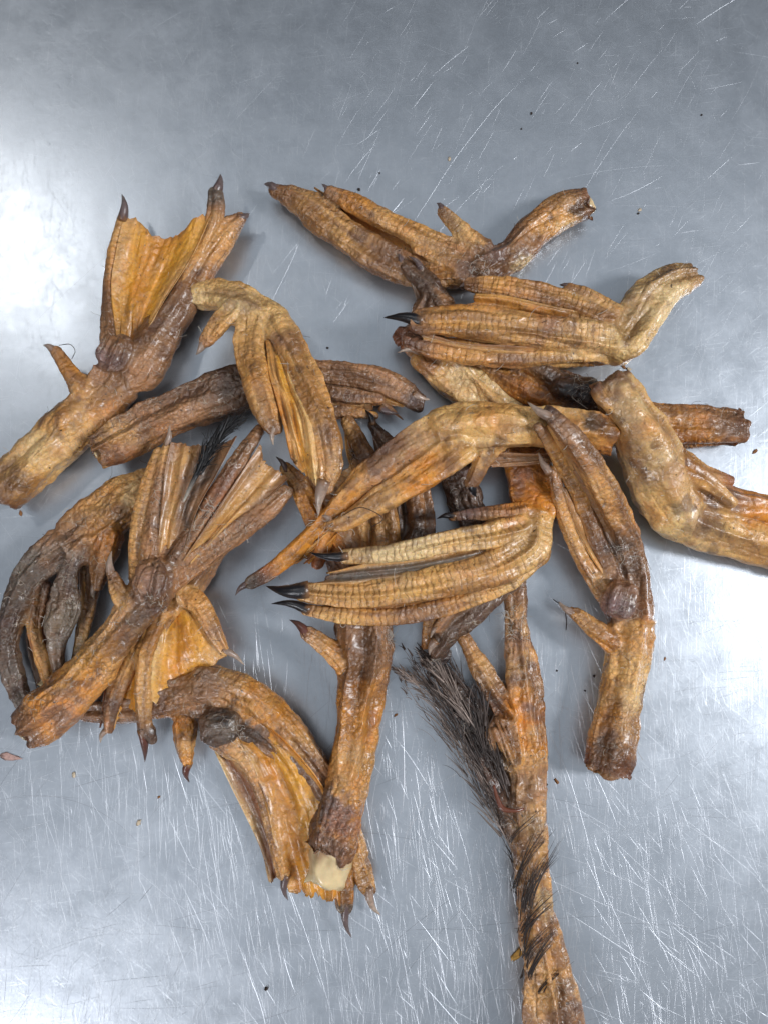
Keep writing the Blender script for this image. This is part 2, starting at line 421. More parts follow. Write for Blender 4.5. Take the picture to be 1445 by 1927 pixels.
def build_foot(name, label, tubes, cut=None, bone=None, spots=(), webs=(), claws=(), k=8.0, dry=0.4, peb=0.6, scu=0.5, cutcol='b', group=None, wr=1.0, cat='duck foot'):
    """tubes: (part, points, colours, options); the union of the rounded tubes is the skin, split into parts afterwards"""
    TU = []
    for t in tubes:
        part, pts, cols = t[:3]; opt = t[3] if len(t) > 3 else {}
        Wp = world_pts(pts)
        if part == 'shank' and cut:
            ext = Wp[0] * 2 - Wp[1]; ext[3] = Wp[0, 3]
            d = Wp[0, :3] - Wp[1, :3]; d /= np.linalg.norm(d)
            e = Wp[0].copy(); e[:3] += d * Wp[0, 3] * 1.2
            Wp = np.vstack([e, Wp]); cutp = (world_pts(pts)[0, :3], d)
        R, key = catmull(Wp)
        if 'toe' in part: R[:, 3] *= 0.93
        TU.append((part, R, key, cols, opt))
    allp = np.vstack([R for _, R, _, _, _ in TU])
    pad = 14
    lo = (allp[:, :3] - allp[:, 3:4]).min(0) - pad; hi = (allp[:, :3] + allp[:, 3:4]).max(0) + pad
    lo[2] = max(lo[2], -4.0)
    n = np.ceil((hi - lo) / VOX).astype(int) + 1
    gx = (lo[0] + np.arange(n[0]) * VOX).astype(np.float32); gy = (lo[1] + np.arange(n[1]) * VOX).astype(np.float32); gz = (lo[2] + np.arange(n[2]) * VOX).astype(np.float32)
    F = np.full(n, 60.0, np.float32)
    for part, R, key, cols, opt in TU:
        fl = opt.get('flat', 0.78 if 'toe' in part else 0.86); kk = opt.get('k', k)
        T = np.full(n, 60.0, np.float32)
        for i in range(len(R) - 1):
            a, b = R[i], R[i + 1]; rm = max(a[3], b[3]) + pad
            l = np.minimum(a[:3], b[:3]) - rm; h_ = np.maximum(a[:3], b[:3]) + rm
            i0 = np.maximum(((l - lo) / VOX).astype(int), 0); i1 = np.minimum(((h_ - lo) / VOX).astype(int) + 2, n)
            if (i1 <= i0).any(): continue
            X = gx[i0[0]:i1[0], None, None] - a[0]; Y = gy[None, i0[1]:i1[1], None] - a[1]; Z = (gz[None, None, i0[2]:i1[2]] - a[2]) / fl
            ab = b[:3] - a[:3]; abz = ab[2] / fl; L2 = ab[0] ** 2 + ab[1] ** 2 + abz ** 2 + 1e-6
            t = np.clip((X * ab[0] + Y * ab[1] + Z * abz) / L2, 0, 1)
            d = np.sqrt((X - t * ab[0]) ** 2 + (Y - t * ab[1]) ** 2 + (Z - t * abz) ** 2) - (a[3] + (b[3] - a[3]) * t)
            sl = (slice(i0[0], i1[0]), slice(i0[1], i1[1]), slice(i0[2], i1[2]))
            T[sl] = np.minimum(T[sl], d)
        if 'toe' in part:
            kk = 3.5 + 11 * np.exp(-((gx[:, None, None] - R[0, 0]) ** 2 + (gy[None, :, None] - R[0, 1]) ** 2) / 45.0 ** 2)
        hh = np.clip(kk - np.abs(F - T), 0, None) / kk
        F = np.minimum(F, T) - hh * hh * kk * 0.25
    if cut:
        p0, d = cutp
        X = gx[:, None, None]; Y = gy[None, :, None]; Z = gz[None, None, :]
        nzz = noise3((X + 0 * Y + 0 * Z) / 12.0, (Y + 0 * X + 0 * Z) / 12.0, (Z + 0 * X + 0 * Y) / 12.0).astype(np.float32)
        pl = (X - p0[0]) * d[0] + (Y - p0[1]) * d[1] + (Z - p0[2]) * d[2] + nzz * 7
        near = (np.sqrt((X - p0[0]) ** 2 + (Y - p0[1]) ** 2 + (Z - p0[2]) ** 2) < 110)
        F = np.where(near, np.maximum(F, pl), F)
    # the table under it flattens what rests on it
    F = np.maximum(F, (0.6 - gz)[None, None, :].astype(np.float32))
    V, Q = surface_nets(F, lo)
    N = vnormals(V, Q)
    # nearest tube of every vertex
    best = np.full((len(TU), len(V)), 1e9); uu = np.zeros_like(best); rr = np.zeros_like(best); ky = np.zeros_like(best)
    ca = np.zeros_like(best); sa = np.zeros_like(best)
    for ti, (part, R, key, cols, opt) in enumerate(TU):
        arc = np.concatenate([[0], np.cumsum(np.linalg.norm(np.diff(R[:, :3], axis=0), axis=1))])
        arc = arc[-1] - arc
        for i in range(len(R) - 1):
            a, b = R[i], R[i + 1]; ab = b[:3] - a[:3]; q = V - a[:3]
            t = np.clip(q @ ab / (ab @ ab + 1e-6), 0, 1)
            v = q - t[:, None] * ab; dist = np.linalg.norm(v, axis=1)
            d = dist - (a[3] + (b[3] - a[3]) * t)
            m = d < best[ti]
            sd = np.cross(ab, [0, 0, 1.0]); sd /= np.linalg.norm(sd) + 1e-9
            best[ti][m] = d[m]; uu[ti][m] = (arc[i] + (arc[i + 1] - arc[i]) * t)[m]
            rr[ti][m] = (a[3] + (b[3] - a[3]) * t)[m]; ky[ti][m] = (key[i] + (key[i + 1] - key[i]) * t)[m]
            ca[ti][m] = (v @ sd / (dist + 1e-6))[m]; sa[ti][m] = (v[:, 2] / (dist + 1e-6))[m]
    lab = best.argmin(0); ar = np.arange(len(V))
    srt = np.sort(best, axis=0); gap = (srt[1] - srt[0]) if len(TU) > 1 else np.full(len(V), 50.0)
    u_ = uu[lab, ar]; r_ = rr[lab, ar]; c_ = ca[lab, ar]; s_ = sa[lab, ar]
    edge = np.clip(gap / 7.0, 0, 1)
    seed = (sum(ord(ch) for ch in label) % 97) * 3.1
    # leathery relief
    X, Y, Z = V.T
    lump = noise3(X / 42 + seed, Y / 42, Z / 42) * 0.07 * r_ + noise3(X / 19, Y / 19 + seed, Z / 19) * 0.05 * r_
    kk = 1.9
    lw = noise3(c_ * 1.5 + seed + lab * 7.7, s_ * 1.5, u_ / 95.0)
    lw2 = noise3(c_ * 3.6 + 31 + lab * 3.3, s_ * 3.6, u_ / 45.0 + seed)
    lw3 = noise3(c_ * 2.6 + 71 + lab * 5.3, s_ * 2.6, u_ / 130.0 + seed)
    crease = -np.exp(-(lw / 0.15) ** 2) * 5.5 * np.clip(lw2 * 3 + .8, 0, 1) - np.exp(-(lw3 / 0.09) ** 2) * 3.6 + lw * 7.5 + lw2 * 1.2
    cross = noise3(c_ * 1.2, s_ * 1.2 + seed, u_ / 6.0) * 0.5
    fine = noise3(X / 6.5, Y / 6.5, Z / 6.5 + seed) * 0.6 + noise3(X / 11 + 9, Y / 11, Z / 11) * 1.1
    soft = np.array([0.55 if p_[0] == 'shank' else (0.72 if 'toe' in p_[0] else 0.9) for p_ in TU])[lab] * np.array([p_[4].get('soft', 1.0) for p_ in TU])[lab]
    crease = crease * (soft * (0.75 + 0.6 * noise3(X / 50 + 5, Y / 50, Z / 50 + seed)))
    rid = noise3(c_ * 1.15 + 101 + seed, s_ * 1.15, u_ / 190.0 + lab * 3.0)
    rid = (np.abs(rid) * -2.0 + 0.58) * np.clip(r_ / 40, 0.2, 1.2) * 8.5 * edge
    dsp = rid + lump * 1.1 + (crease * np.clip(r_ / 30, 0.35, 1.15) * edge + cross * edge) * wr + fine * np.clip(wr, 0.6, 1.3)
    top = np.clip(s_ * 1.4 + 0.2, 0, 1)
    dsp = dsp * np.clip(r_ / 20, 0.3, 1)
    V = V + N * (dsp)[:, None]
    V[:, 2] = np.maximum(V[:, 2], 0.5)
    N = vnormals(V, Q)
    # pigment
    wts = np.exp(-np.clip(best - best.min(0), 0, 60) / 4.0); wts /= wts.sum(0)
    C = np.zeros((len(V), 3)); SC = np.zeros(len(V)); PB = np.zeros(len(V)); DR = np.zeros(len(V))
    for ti, (part, R, key, cols, opt) in enumerate(TU):
        jit = noise3(X / 26 + ti * 5, Y / 26, Z / 26) * 0.10
        C += colour_along(cols, np.clip(ky[ti] + jit, 0, 1)) * wts[ti][:, None]
        SC += opt.get('scu', scu if 'toe' in part else 0.0) * wts[ti]
        PB += opt.get('peb', peb) * (1.35 if part == 'shank' else 1.0) * wts[ti]; DR += opt.get('dry', dry) * wts[ti]
    px, py = project(V)
    warp = noise3(X / 14, Y / 14, Z / 14 + 40) * 0.5 + noise3(X / 6, Y / 6, Z / 6) * 0.25
    for (sx, sy, sr, ch, st) in spots:
        dd = np.hypot(px - sx, py - sy) / sr
        mk = np.clip((1.15 - dd + warp) / 0.55, 0, 1) * st
        C = C * (1 - mk[:, None]) + PAL[ch] * mk[:, None]
    if cut:
        p0, d = cutp
        pd = (V - p0) @ d
        mk = np.clip((pd + 9 + warp * 8) / 7, 0, 1) * (np.linalg.norm(V - p0, axis=1) < 110)
        C = C * (1 - mk[:, None]) + PAL[cutcol] * 0.9 * mk[:, None]
        mk2 = np.clip((pd + 45 + warp * 30) / 40, 0, 1) * (np.linalg.norm(V - p0, axis=1) < 110) * 0.55
        C = C * (1 - mk2[:, None]) + PAL['r'] * 0.42 * mk2[:, None]
    stk = noise3(c_ * 1.1 + 13 + seed + lab * 2.2, s_ * 1.1, u_ / 85.0) + 0.5 * noise3(c_ * 3.2 + 3 + seed, s_ * 3.2, u_ / 55.0)
    f1 = np.clip(-stk * 1.5 - 0.2, 0, 0.6)[:, None]; f2 = np.clip(stk * 1.3 - 0.12, 0, 0.55)[:, None]
    C = C * (1 - f1) + C * np.array([0.36, 0.28, 0.24]) * f1
    gain = np.minimum(1.75, 0.78 / np.maximum(C.max(1), 0.05))[:, None]
    C = C * (1 - f2) + C * gain * np.array([1.0, 0.97, 0.95]) * f2
    hu = np.clip(noise3(X / 60 + seed, Y / 60, Z / 60 + 9) * 1.4, 0, 0.6)[:, None]
    C = C * (1 - hu) + C * np.array([1.02, 0.88, 0.62]) * hu
    bl = noise3(X / 34 + seed * 3, Y / 34, Z / 34 + 50) + 0.45 * noise3(X / 11, Y / 11 + seed, Z / 11)
    bk = (np.clip((bl - 0.52) / 0.22, 0, 1) * 0.5)[:, None]
    C = C * (1 - bk) + lin(82, 58, 54) * bk
    SCv = SC * edge * np.clip(s_ * 1.5 + 0.5, 0, 1)
    # object and parts
    base = V.mean(0); base[2] = V[:, 2].min()
    root = empty(name, base, label, cat, group)
    parts = []
    flab = lab[Q[:, 0]]
    second = np.argsort(best, axis=0)[1] if len(TU) > 1 else lab
    for rnd in range(2):
        for ti in range(len(TU)):
            sel = np.where(flab == ti)[0]
            if len(sel) < 4: continue
            ids, inv = np.unique(Q[sel], return_inverse=True); inv = inv.reshape(-1, 4)
            cl_ = np.arange(len(ids))
            for it in range(600):
                m = cl_[inv].min(1); new = cl_.copy()
                for q in range(4): np.minimum.at(new, inv[:, q], m)
                new = new[new]
                if (new == cl_).all(): break
                cl_ = new
            fc = cl_[inv[:, 0]]; u_c, n_c = np.unique(fc, return_counts=True)
            if len(u_c) > 1:
                bad = sel[fc != u_c[n_c.argmax()]]
                flab[bad] = second[Q[bad, 0]]
    for ti, (part, R, key, cols, opt) in enumerate(TU):
        fq = Q[flab == ti]
        if len(fq) < 4: parts.append(None); continue
        ids, inv = np.unique(fq, return_inverse=True)
        inv = inv.reshape(fq.shape)
        o = link_mesh(part, V[ids], inv, base, SKIN, root, {'col': C[ids], 'peb': PB[ids], 'dry': DR[ids], 'scu': SCv[ids], 'arc': u_[ids], 'fib': np.zeros(len(ids))}, N[ids])
        parts.append(o)
    for cl in claws:
        ti = cl[0]; p = parts[ti] or root
        make_claw(*cl[1:9], p, base, *cl[9:])
    for wb in webs: make_web(root, base, *wb)
    if cut and bone:
        p0, d = cutp; rb = bone[0] * depth_scale(40); ln = bone[1]
        make_bone(root, base, p0, d, rb, ln, bone[2])
    return root, base, parts

def make_bone(root, base, p0, d, rb, ln, kind):
    t = np.array([-12, -4, ln * 0.5, ln, ln + 1.0, ln - 1.0, ln - 6])
    rs = np.array([1, 1, 1.0, 0.95, 0.8, 0.55, 0.42]) * rb
    P = np.array([p0 + d * x for x in t]); R = np.concatenate([P, rs[:, None]], 1)
    Rc = []
    for i in range(len(R) - 1):
        for j in range(4): Rc.append(R[i] * (1 - j / 4) + R[i + 1] * j / 4)
    Rc.append(R[-1]); Rc = np.array(Rc)
    n = 24
    T = d; side = np.cross(T, [0, 0, 1.0]); side /= np.linalg.norm(side); up = np.cross(side, T)
    a = np.linspace(0, 2 * math.pi, n, endpoint=False)
    V = Rc[:, None, :3] + Rc[:, None, 3:4] * (np.cos(a)[None, :, None] * side + np.sin(a)[None, :, None] * up * 0.85)
    m = len(Rc); V = V.reshape(-1, 3)
    dd = np.repeat((Rc[:, :3] - p0) @ d, n)
    nz = noise3(V[:, 0] / 14, V[:, 1] / 14, V[:, 2] / 14)
    V = V + (nz * 3 * np.clip(dd / (ln + 1), 0, 1) * (1 + ln / 14))[:, None] * d + noise3(V[:, 0] / 9, V[:, 1] / 9, V[:, 2] / 9 + 5)[:, None] * 1.5 * up
    V = V + (noise3(V[:, 0] / 24, V[:, 1] / 24, V[:, 2] / 24 + 8) * rb * 0.28)[:, None] * side + (noise3(V[:, 0] / 20 + 4, V[:, 1] / 20, V[:, 2] / 20) * rb * 0.3)[:, None] * up
    V = np.vstack([V, p0 + d * (ln - 9)])
    i, j = np.meshgrid(np.arange(m - 1), np.arange(n), indexing='ij')
    F = np.stack([i * n + j, i * n + (j + 1) % n, (i + 1) * n + (j + 1) % n, (i + 1) * n + j], -1).reshape(-1, 4)
    b = (m - 1) * n
    caps = [[len(V) - 1, b + j, b + (j + 1) % n, b + (j + 2) % n] for j in range(0, n, 2)]
    F = np.vstack([F, caps])
    c = np.repeat((PAL['w'] * (1.0 if kind == 'w' else 0.55))[None], len(V), 0)
    inner = np.zeros(len(V)); inner[b - 6 * n:] = 1 if kind != 'w' else 0.35
    c = c * (1 - inner[:, None]) + PAL['d'] * 0.5 * inner[:, None]
    st_ = np.clip(1 - (dd / (ln * 0.45)), 0, 1); st_ = np.append(st_, 0) * np.clip(0.6 + noise3(V[:, 0] / 9, V[:, 1] / 9, V[:, 2] / 9) * 1.2, 0, 1)
    c = c * (1 - st_[:, None] * .75) + PAL['r'] * 0.7 * st_[:, None] * .75
    V[:, 2] = np.maximum(V[:, 2], 0.5)
    link_mesh('bone_end', V, F, base, BONE, root, {'col': c})

def make_web(root, base, A, B, cols, opt=None):
    """skin stretched (or folded) between two toes; A and B run from the root of the web to its tip as (x,y,h)"""
    opt = opt or {}
    dip = opt.get('dip', 0.15); sag = opt.get('sag', -8); fold = opt.get('fold', 3.0); nf = opt.get('nf', 3.0); th = opt.get('th', 3.0)
    WA, _ = catmull(np.array([[*W(x, y, h), 5.0] for x, y, h in A]), 5)
    WB, _ = catmull(np.array([[*W(x, y, h), 5.0] for x, y, h in B]), 5)
    la = np.concatenate([[0], np.cumsum(np.linalg.norm(np.diff(WA[:, :3], axis=0), axis=1))]); lb = np.concatenate([[0], np.cumsum(np.linalg.norm(np.diff(WB[:, :3], axis=0), axis=1))])
    L = max(la[-1], lb[-1]); wdt = max(np.linalg.norm(WA[-1, :3] - WB[-1, :3]), np.linalg.norm(WA[len(WA) // 2, :3] - WB[len(WB) // 2, :3]), 20)
    nu = int(L / 3) + 2; nv = int(wdt / 2.6) + 4
    u = np.linspace(0, 1, nu)[:, None]; v = np.linspace(0, 1, nv)[None, :]
    sd = (abs(A[0][0]) + B[0][1]) * 0.37
    ue = u * (1 - dip * 4 * v * (1 - v) + 0.035 * noise3(v * 6 + sd, 0 * v, 0 * v) * (u ** 3) + 0.015 * noise3(v * 30 + sd, 0 * v, 0 * v + 3) * (u ** 3))
    ue = np.clip(ue, 0, 1)
    def at(Wc, l, q):
        s = q * l[-1]; return np.stack([np.interp(s, l, Wc[:, c]) for c in range(3)], -1)
    P = at(WA, la, ue) * (1 - v)[..., None] + at(WB, lb, ue) * v[..., None]
    wav = noise3(v * nf * 2 + sd + 0 * u, u * L / 90.0 + 0 * v, 0 * u * v) * fold + noise3(v * wdt / 9 + sd + 0 * u, u * L / 60 + 0 * v, 0 * u * v + 7) * min(fold, 4) * 0.45 + noise3(v * wdt / 4 + 0 * u, u * L / 40 + 0 * v, 0 * u * v + 2) * 0.8
    wav = wav + noise3(v * wdt / 16 + 0 * u, u * L / 16 + 0 * v, 0 * u * v + 5) * 1.2
    sg = sag * 4 * v * (1 - v)
    Z = (wav * np.clip(np.minimum(v, 1 - v) * 8, 0, 1) + sg)
    P[..., 2] += Z
    P[..., 2] = np.maximum(P[..., 2], th + 1)
    top = P.reshape(-1, 3)
    q = np.stack([np.gradient(P, axis=0), np.gradient(P, axis=1)], 0)
    Nn = np.cross(q[0], q[1]); Nn /= np.linalg.norm(Nn, axis=-1, keepdims=True) + 1e-9
    Nn = np.where(Nn[..., 2:3] < 0, -Nn, Nn).reshape(-1, 3)
    bot = top - Nn * th
    V = np.vstack([top + Nn * 0.0, bot])
    i, j = np.meshgrid(np.arange(nu - 1), np.arange(nv - 1), indexing='ij')
    ft = np.stack([i * nv + j, (i + 1) * nv + j, (i + 1) * nv + j + 1, i * nv + j + 1], -1).reshape(-1, 4)
    e = V[ft[:, 2]] - V[ft[:, 0]]; g = V[ft[:, 3]] - V[ft[:, 1]]
    if np.cross(e, g)[:, 2].mean() < 0: ft = ft[:, ::-1]
    fb = ft[:, ::-1] + nu * nv
    loop = [(0, j) for j in range(nv)] + [(i, nv - 1) for i in range(1, nu)] + [(nu - 1, j) for j in range(nv - 2, -1, -1)] + [(i, 0) for i in range(nu - 2, 0, -1)]
    ids = np.array([a * nv + b for a, b in loop]); nx = np.roll(ids, -1)
    fs = np.stack([ids, nx, nx + nu * nv, ids + nu * nv], 1)
    Fq = np.vstack([ft, fb, fs])
    t = np.clip(v + 0 * u + noise3(u * 4 + sd + 0 * v, v * 3 + 0 * u, 0 * u * v) * 0.15, 0, 1).ravel()
    C = colour_along(cols, t)
    st = noise3(v * wdt / 7 + 0 * u, u * L / 50 + sd + 0 * v, 0 * u * v + 11).ravel()
    C = C * (1 + 0.22 * st)[:, None]
    # darker rim pigment along the free edge
    rim = (np.clip((u - 0.94) / 0.06, 0, 1) + 0 * v).ravel()[:, None]
    C = C * (1 - rim * 0.35) + PAL['r'] * 0.6 * rim * 0.35
    C = np.vstack([C, C])
    z = np.zeros(len(V))
    return link_mesh('web', V, Fq, base, SKIN, root, {'col': C, 'peb': z + 0.25, 'dry': z + opt.get('dry', 0.25), 'scu': z, 'arc': z, 'fib': z + 1})

# ------------------------------------------------------------------ table
def build_table():
    t = empty('steel_table', (0, 0, 0), 'scratched grey stainless steel table top under all the dried duck feet', 'table')
    X = 2300.0; Y = 2100.0
    n = 2
    V = []; F = []
    z1, z0, bv = 0.0, -12.0, 6.0
    rings = [(X - bv, Y - bv, z1), (X, Y, z1 - bv), (X, Y, z0), ]
    for (x, y, z) in rings: V += [(-x, -y, z), (x, -y, z), (x, y, z), (-x, y, z)]
    F.append([0, 1, 2, 3])
    for r in range(2):
        for j in range(4): F.append([r * 4 + j, (r + 1) * 4 + j, (r + 1) * 4 + (j + 1) % 4, r * 4 + (j + 1) % 4])
    F.append([11, 10, 9, 8])
    link_mesh('table_top', np.array(V, float), np.array(F), np.zeros(3), STEEL, t, smooth=False)
    # scratches: shallow burrs standing out of the sheet
    for nm, mat, cnt, rg in (('bright_scratches', metal_line('burr', (0.80, 0.83, 0.88, 1), 0.47), 21000, random.Random(3)), ('dull_scratches', metal_line('groove', (0.30, 0.31, 0.34, 1), 0.5), 420, random.Random(4))):
        V = []; F = []
        for s in range(cnt):
            x = rg.uniform(-150, 1600); y = rg.uniform(-150, 2080)
            dens = 0.16 + 0.84 * min(1, max(0, (y - 1150) / 500)) + 0.35 * (x > 1150) * (y > 600)
            if rg.random() > dens: continue
            bright = nm[0] == 'b'
            L = rg.lognormvariate(3.5 if bright else 4.2, 0.85)
            L = min(L, 420)
            if bright:
                if y > 1200 and rg.random() < (0.72 if x < 1150 else 0.5): ang = math.pi / 2 + rg.gauss(0.0, 0.16)
                elif y < 700 and x > 600: ang = rg.choice([1.0, 1.25, rg.uniform(0, math.pi), rg.uniform(0, math.pi)]) + rg.gauss(0, 0.12)
                elif x < 620 and y < 700: ang = rg.choice([1.85, 2.2, rg.uniform(0, 3.14), 1.6]) + rg.gauss(0, .12)
                else: ang = rg.uniform(0, math.pi)
            else:
                ang = rg.choice([0.0, -0.12, 0.25, 0.8]) + rg.gauss(0, 0.15)
            wd = rg.uniform(0.07, 0.17) * (1.4 if y > 1150 else 0.8) * (1.9 if rg.random() < 0.04 else 1) ; ht = wd * 0.5
            p = W(x, y, 0)
            cv = rg.gauss(0, 0.0012)
            ns = max(2, int(L / 14)); pts = []
            aa = ang
            for q in range(ns + 1):
                pts.append((p[0], p[1], aa)); st = L / ns
                p = (p[0] + math.cos(aa) * st, p[1] + math.sin(aa) * st); aa += cv * st + rg.gauss(0, 0.012)
            b0 = len(V)
            for q, (a, b, an) in enumerate(pts):
                f = min(1, q / ns * 4, (1 - q / ns) * 4) * 0.9 + 0.1
                nx, ny = -math.sin(an), math.cos(an)
                V += [(a - nx * wd * f, b - ny * wd * f, 0.02), (a, b, 0.02 + ht * f), (a + nx * wd * f, b + ny * wd * f, 0.02)]
            for q in range(ns):
                i = b0 + q * 3
                F += [(i, i + 3, i + 4, i + 1), (i + 1, i + 4, i + 5, i + 2)]
        F = np.array(F)
        F = F[:, ::-1] if np.cross(np.array(V[F[0][2]]) - V[F[0][0]], np.array(V[F[0][3]]) - V[F[0][1]])[2] < 0 else F
        o = link_mesh(nm, np.array(V), F, np.zeros(3), mat, t, smooth=False)
        o['kind'] = 'stuff'
    return t
build_table()

GRP = 'dried duck feet heaped on the steel table'
D = {}
def foot(key, *a, **kw):
    kw.setdefault('group', GRP)
    D[key] = build_foot('duck_foot', *a, **kw)

# 1 left, palm up, spread golden web
foot('F1', 'brown foot at upper left with its orange web spread open, palm up', [
    ('shank', [(2,925,44,44),(60,872,46,48),(120,815,46,50),(175,765,46,46),(215,722,46,46)], 'ogegb'),
    ('toe', [(262,700,46,44),(315,612,46,40),(365,525,46,35),(415,452,46,31),(450,415,46,17)], 'bbbgb'),
    ('toe', [(250,690,56,30),(308,602,60,22),(356,520,62,18),(390,445,64,18),(404,402,66,20),(405,366,66,17)], 'bbggbs'),
    ('toe', [(222,700,50,36),(212,630,52,25),(208,545,52,15),(216,470,52,13),(230,412,52,11)], 'bbbgg'),
    ('foot_pad', [(214,672,78,32),(222,655,80,30)], 'mb', {'dry': .9}),
    ('hind_toe', [(165,738,62,28),(135,703,68,19),(108,664,70,14)], 'gob'),
  ], cut=True, bone=(22, 3, 'd'), spots=[(25,900,34,'d',.55),(140,800,20,'d',.4),(110,850,18,'b',.5),(300,560,22,'d',.5),(60,830,30,'y',.45),(120,790,26,'o',.5),(200,770,40,'b',.6),(395,345,30,'s',.5)],
  webs=[([(222,650,66),(210,540,64),(220,470,62),(234,402,58)], [(265,640,74),(312,560,76),(362,480,76),(400,396,76)], 'gaoag', {'dip': .13, 'sag': -16, 'fold': 8}),
        ],
  claws=[(1,452,412,46,470,402,40,10,'M'),(2,408,362,66,415,328,64,10,'M'),(3,231,414,54,230,366,60,9,'M',.25),(5,104,662,70,82,650,66,8,'P')], dry=.5)

# 2 top
foot('F2', 'topmost golden foot, long toes pointing left, blue-black spot at its cut end', [
    ('shank', [(1108,385,40,30),(1070,398,42,36),(1010,435,42,38),(960,478,42,38),(900,500,44,42)], 'rbgbb'),
    ('toe', [(885,508,42,40),(800,518,38,32),(725,490,38,37),(650,440,38,35),(580,385,38,33),(522,360,38,16)], 'bgbggb'),
    ('toe', [(870,488,50,34),(800,455,54,29),(730,418,56,25),(672,386,56,22),(622,362,54,14)], 'bggob'),
    ('toe', [(880,515,50,32),(840,490,56,24),(790,470,56,18)], 'bgg'),
    ('hind_toe', [(908,470,56,24),(870,438,60,20),(834,400,62,13)], 'geb'),
  ], cut=True, bone=(18, 5, 'w'), spots=[(1085,398,17,'k',.8),(1070,430,24,'y',.6),(985,500,26,'y',.7),(930,470,30,'m',.6),(870,500,26,'m',.4),(740,445,18,'d',.35),(630,440,20,'d',.3),(1095,375,24,'d',.4)],
  webs=[([(860,500,45),(760,485,42),(660,425,38),(575,365,36),(545,350,36)], [(860,480,50),(740,440,44),(670,400,42),(612,366,42),(590,352,40)], 'gegg', {'dip': .08, 'sag': -12, 'fold': 6})],
  claws=[(1,522,362,38,498,346,36,11,'M'),(2,620,374,50,606,346,50,9,'M'),(4,832,396,62,821,382,60,7,'M')], peb=.9)

# 10 under 3
foot('F10', 'pale gold foot half hidden in the heap, short dark toes pointing up', [
    ('shank', [(960,800,44,42),(900,745,46,44),(850,705,50,46),(808,665,54,42)], 'yyeg'),
    ('toe', [(805,650,56,34),(835,590,66,30),(806,545,64,22),(772,510,60,16),(755,492,58,10)], 'gbddd'),
    ('toe', [(790,655,54,30),(795,600,60,28),(815,545,66,20),(795,512,64,12)], 'rbdd'),
    ('toe', [(800,640,50,34),(770,640,54,26),(755,630,56,18)], 'rrr'),
  ], cut=True, spots=[(805,690,24,'r',.6),(850,720,24,'b',.4),(870,700,26,'y',.7)],
  claws=[(1,755,496,58,746,476,58,7,'M'),(2,795,514,64,768,482,66,7,'M')],
  webs=[([(800,610,66),(775,540,64),(762,505,60)], [(840,600,70),(830,560,68),(800,510,64)], 'dbd', {'dip': .1, 'fold': 5})])

# 3
foot('F3', 'pale gold foot at upper right with two banded toes and one dark claw', [
    ('shank', [(1306,517,74,22),(1262,530,76,34),(1222,562,80,42),(1192,605,86,45),(1165,640,94,45)], 'geyyy'),
    ('toe', [(1155,645,98,42),(1080,634,112,36),(1000,624,124,33),(920,614,130,31),(850,608,130,28),(790,607,128,23)], 'yebgggb'),
    ('toe', [(1140,605,98,36),(1060,570,106,30),(990,552,110,27),(930,540,110,25),(884,535,106,17)], 'ggbgb'),
    ('toe', [(1130,655,84,34),(1040,668,92,26),(950,672,98,24),(870,662,104,24),(800,650,106,20),(770,640,104,17)], 'gebgbr'),
    ('toe_edge', [(1010,606,128,14),(930,588,134,13),(850,585,132,13),(785,590,128,10)], 'ogob', {'scu': .3}),
    ('hind_toe', [(1150,592,108,24),(1108,560,112,20),(1072,544,112,14)], 'egb'),
  ], cut=True, bone=(9, 5, 'w'), cutcol='e', spots=[(1262,505,14,'b',.6),(1225,560,14,'b',.4),(1130,640,34,'m',.35),(950,640,14,'b',.5),(780,635,26,'m',.6),(1180,560,14,'k',.45),(1060,600,30,'b',.3),(1180,650,30,'y',.7),(960,570,24,'b',.4)],
  webs=[([(1100,590,118),(1020,572,124),(950,556,126),(892,552,120)], [(1080,625,120),(1000,610,134),(920,600,140),(830,590,140)], 'gobg', {'dip': .05, 'sag': -12, 'fold': 8}),
        ([(1040,655,110),(950,650,122),(870,645,126),(790,625,126)], [(1040,680,96),(950,682,104),(870,672,108),(778,655,108)], 'bgrg', {'dip': .02, 'sag': -3, 'fold': 6, 'nf': 4})],
  claws=[(1,796,606,128,722,598,112,13,'K',.08),(2,886,535,106,864,540,100,7,'M'),(3,790,662,100,748,664,96,7,'P'),(5,1074,545,112,1052,536,108,7,'M')], peb=.5, dry=.35, scu=.8)

# 12
foot('F12', 'brown foot with reddish cut end at left, curled toes reaching a dark tip', [
    ('shank', [(182,852,84,34),(240,822,74,40),(310,787,66,42),(380,757,60,40),(440,735,56,44),(500,718,52,42)], 'rgbbdd'),
    ('toe', [(490,715,54,38),(560,700,58,32),(630,702,58,29),(700,715,56,28),(755,738,52,24),(782,756,50,20)], 'dbbbbd'),
    ('toe', [(510,745,50,34),(590,738,54,22),(660,745,52,20),(712,748,50,16)], 'dbbb'),
    ('toe', [(510,770,42,30),(590,775,40,18),(650,775,40,14),(706,782,38,8)], 'ddbg'),
  ], cut=True, bone=(15, 3, 'w'), cutcol='g', spots=[(225,860,34,'r',.7),(225,862,16,'k',.5),(440,720,46,'d',.6),(330,770,24,'b',.5),(240,815,26,'g',.5),(640,688,20,'k',.35),(790,760,22,'k',.5)],
  webs=[([(560,725,60),(640,722,60),(700,738,58),(765,765,50)], [(560,735,54),(640,738,50),(690,745,48),(760,790,40)], 'gbb', {'dip': .1, 'sag': -5, 'fold': 4}),
        ([(560,738,60),(640,740,58),(708,745,54)], [(560,770,42),(640,768,42),(705,772,42)], 'bgb', {'dip': .05, 'fold': 5, 'sag': 4})],
  claws=[(1,778,742,56,808,752,50,8,'P'),(2,716,768,46,750,778,44,7,'M')], peb=1.0, dry=.8)

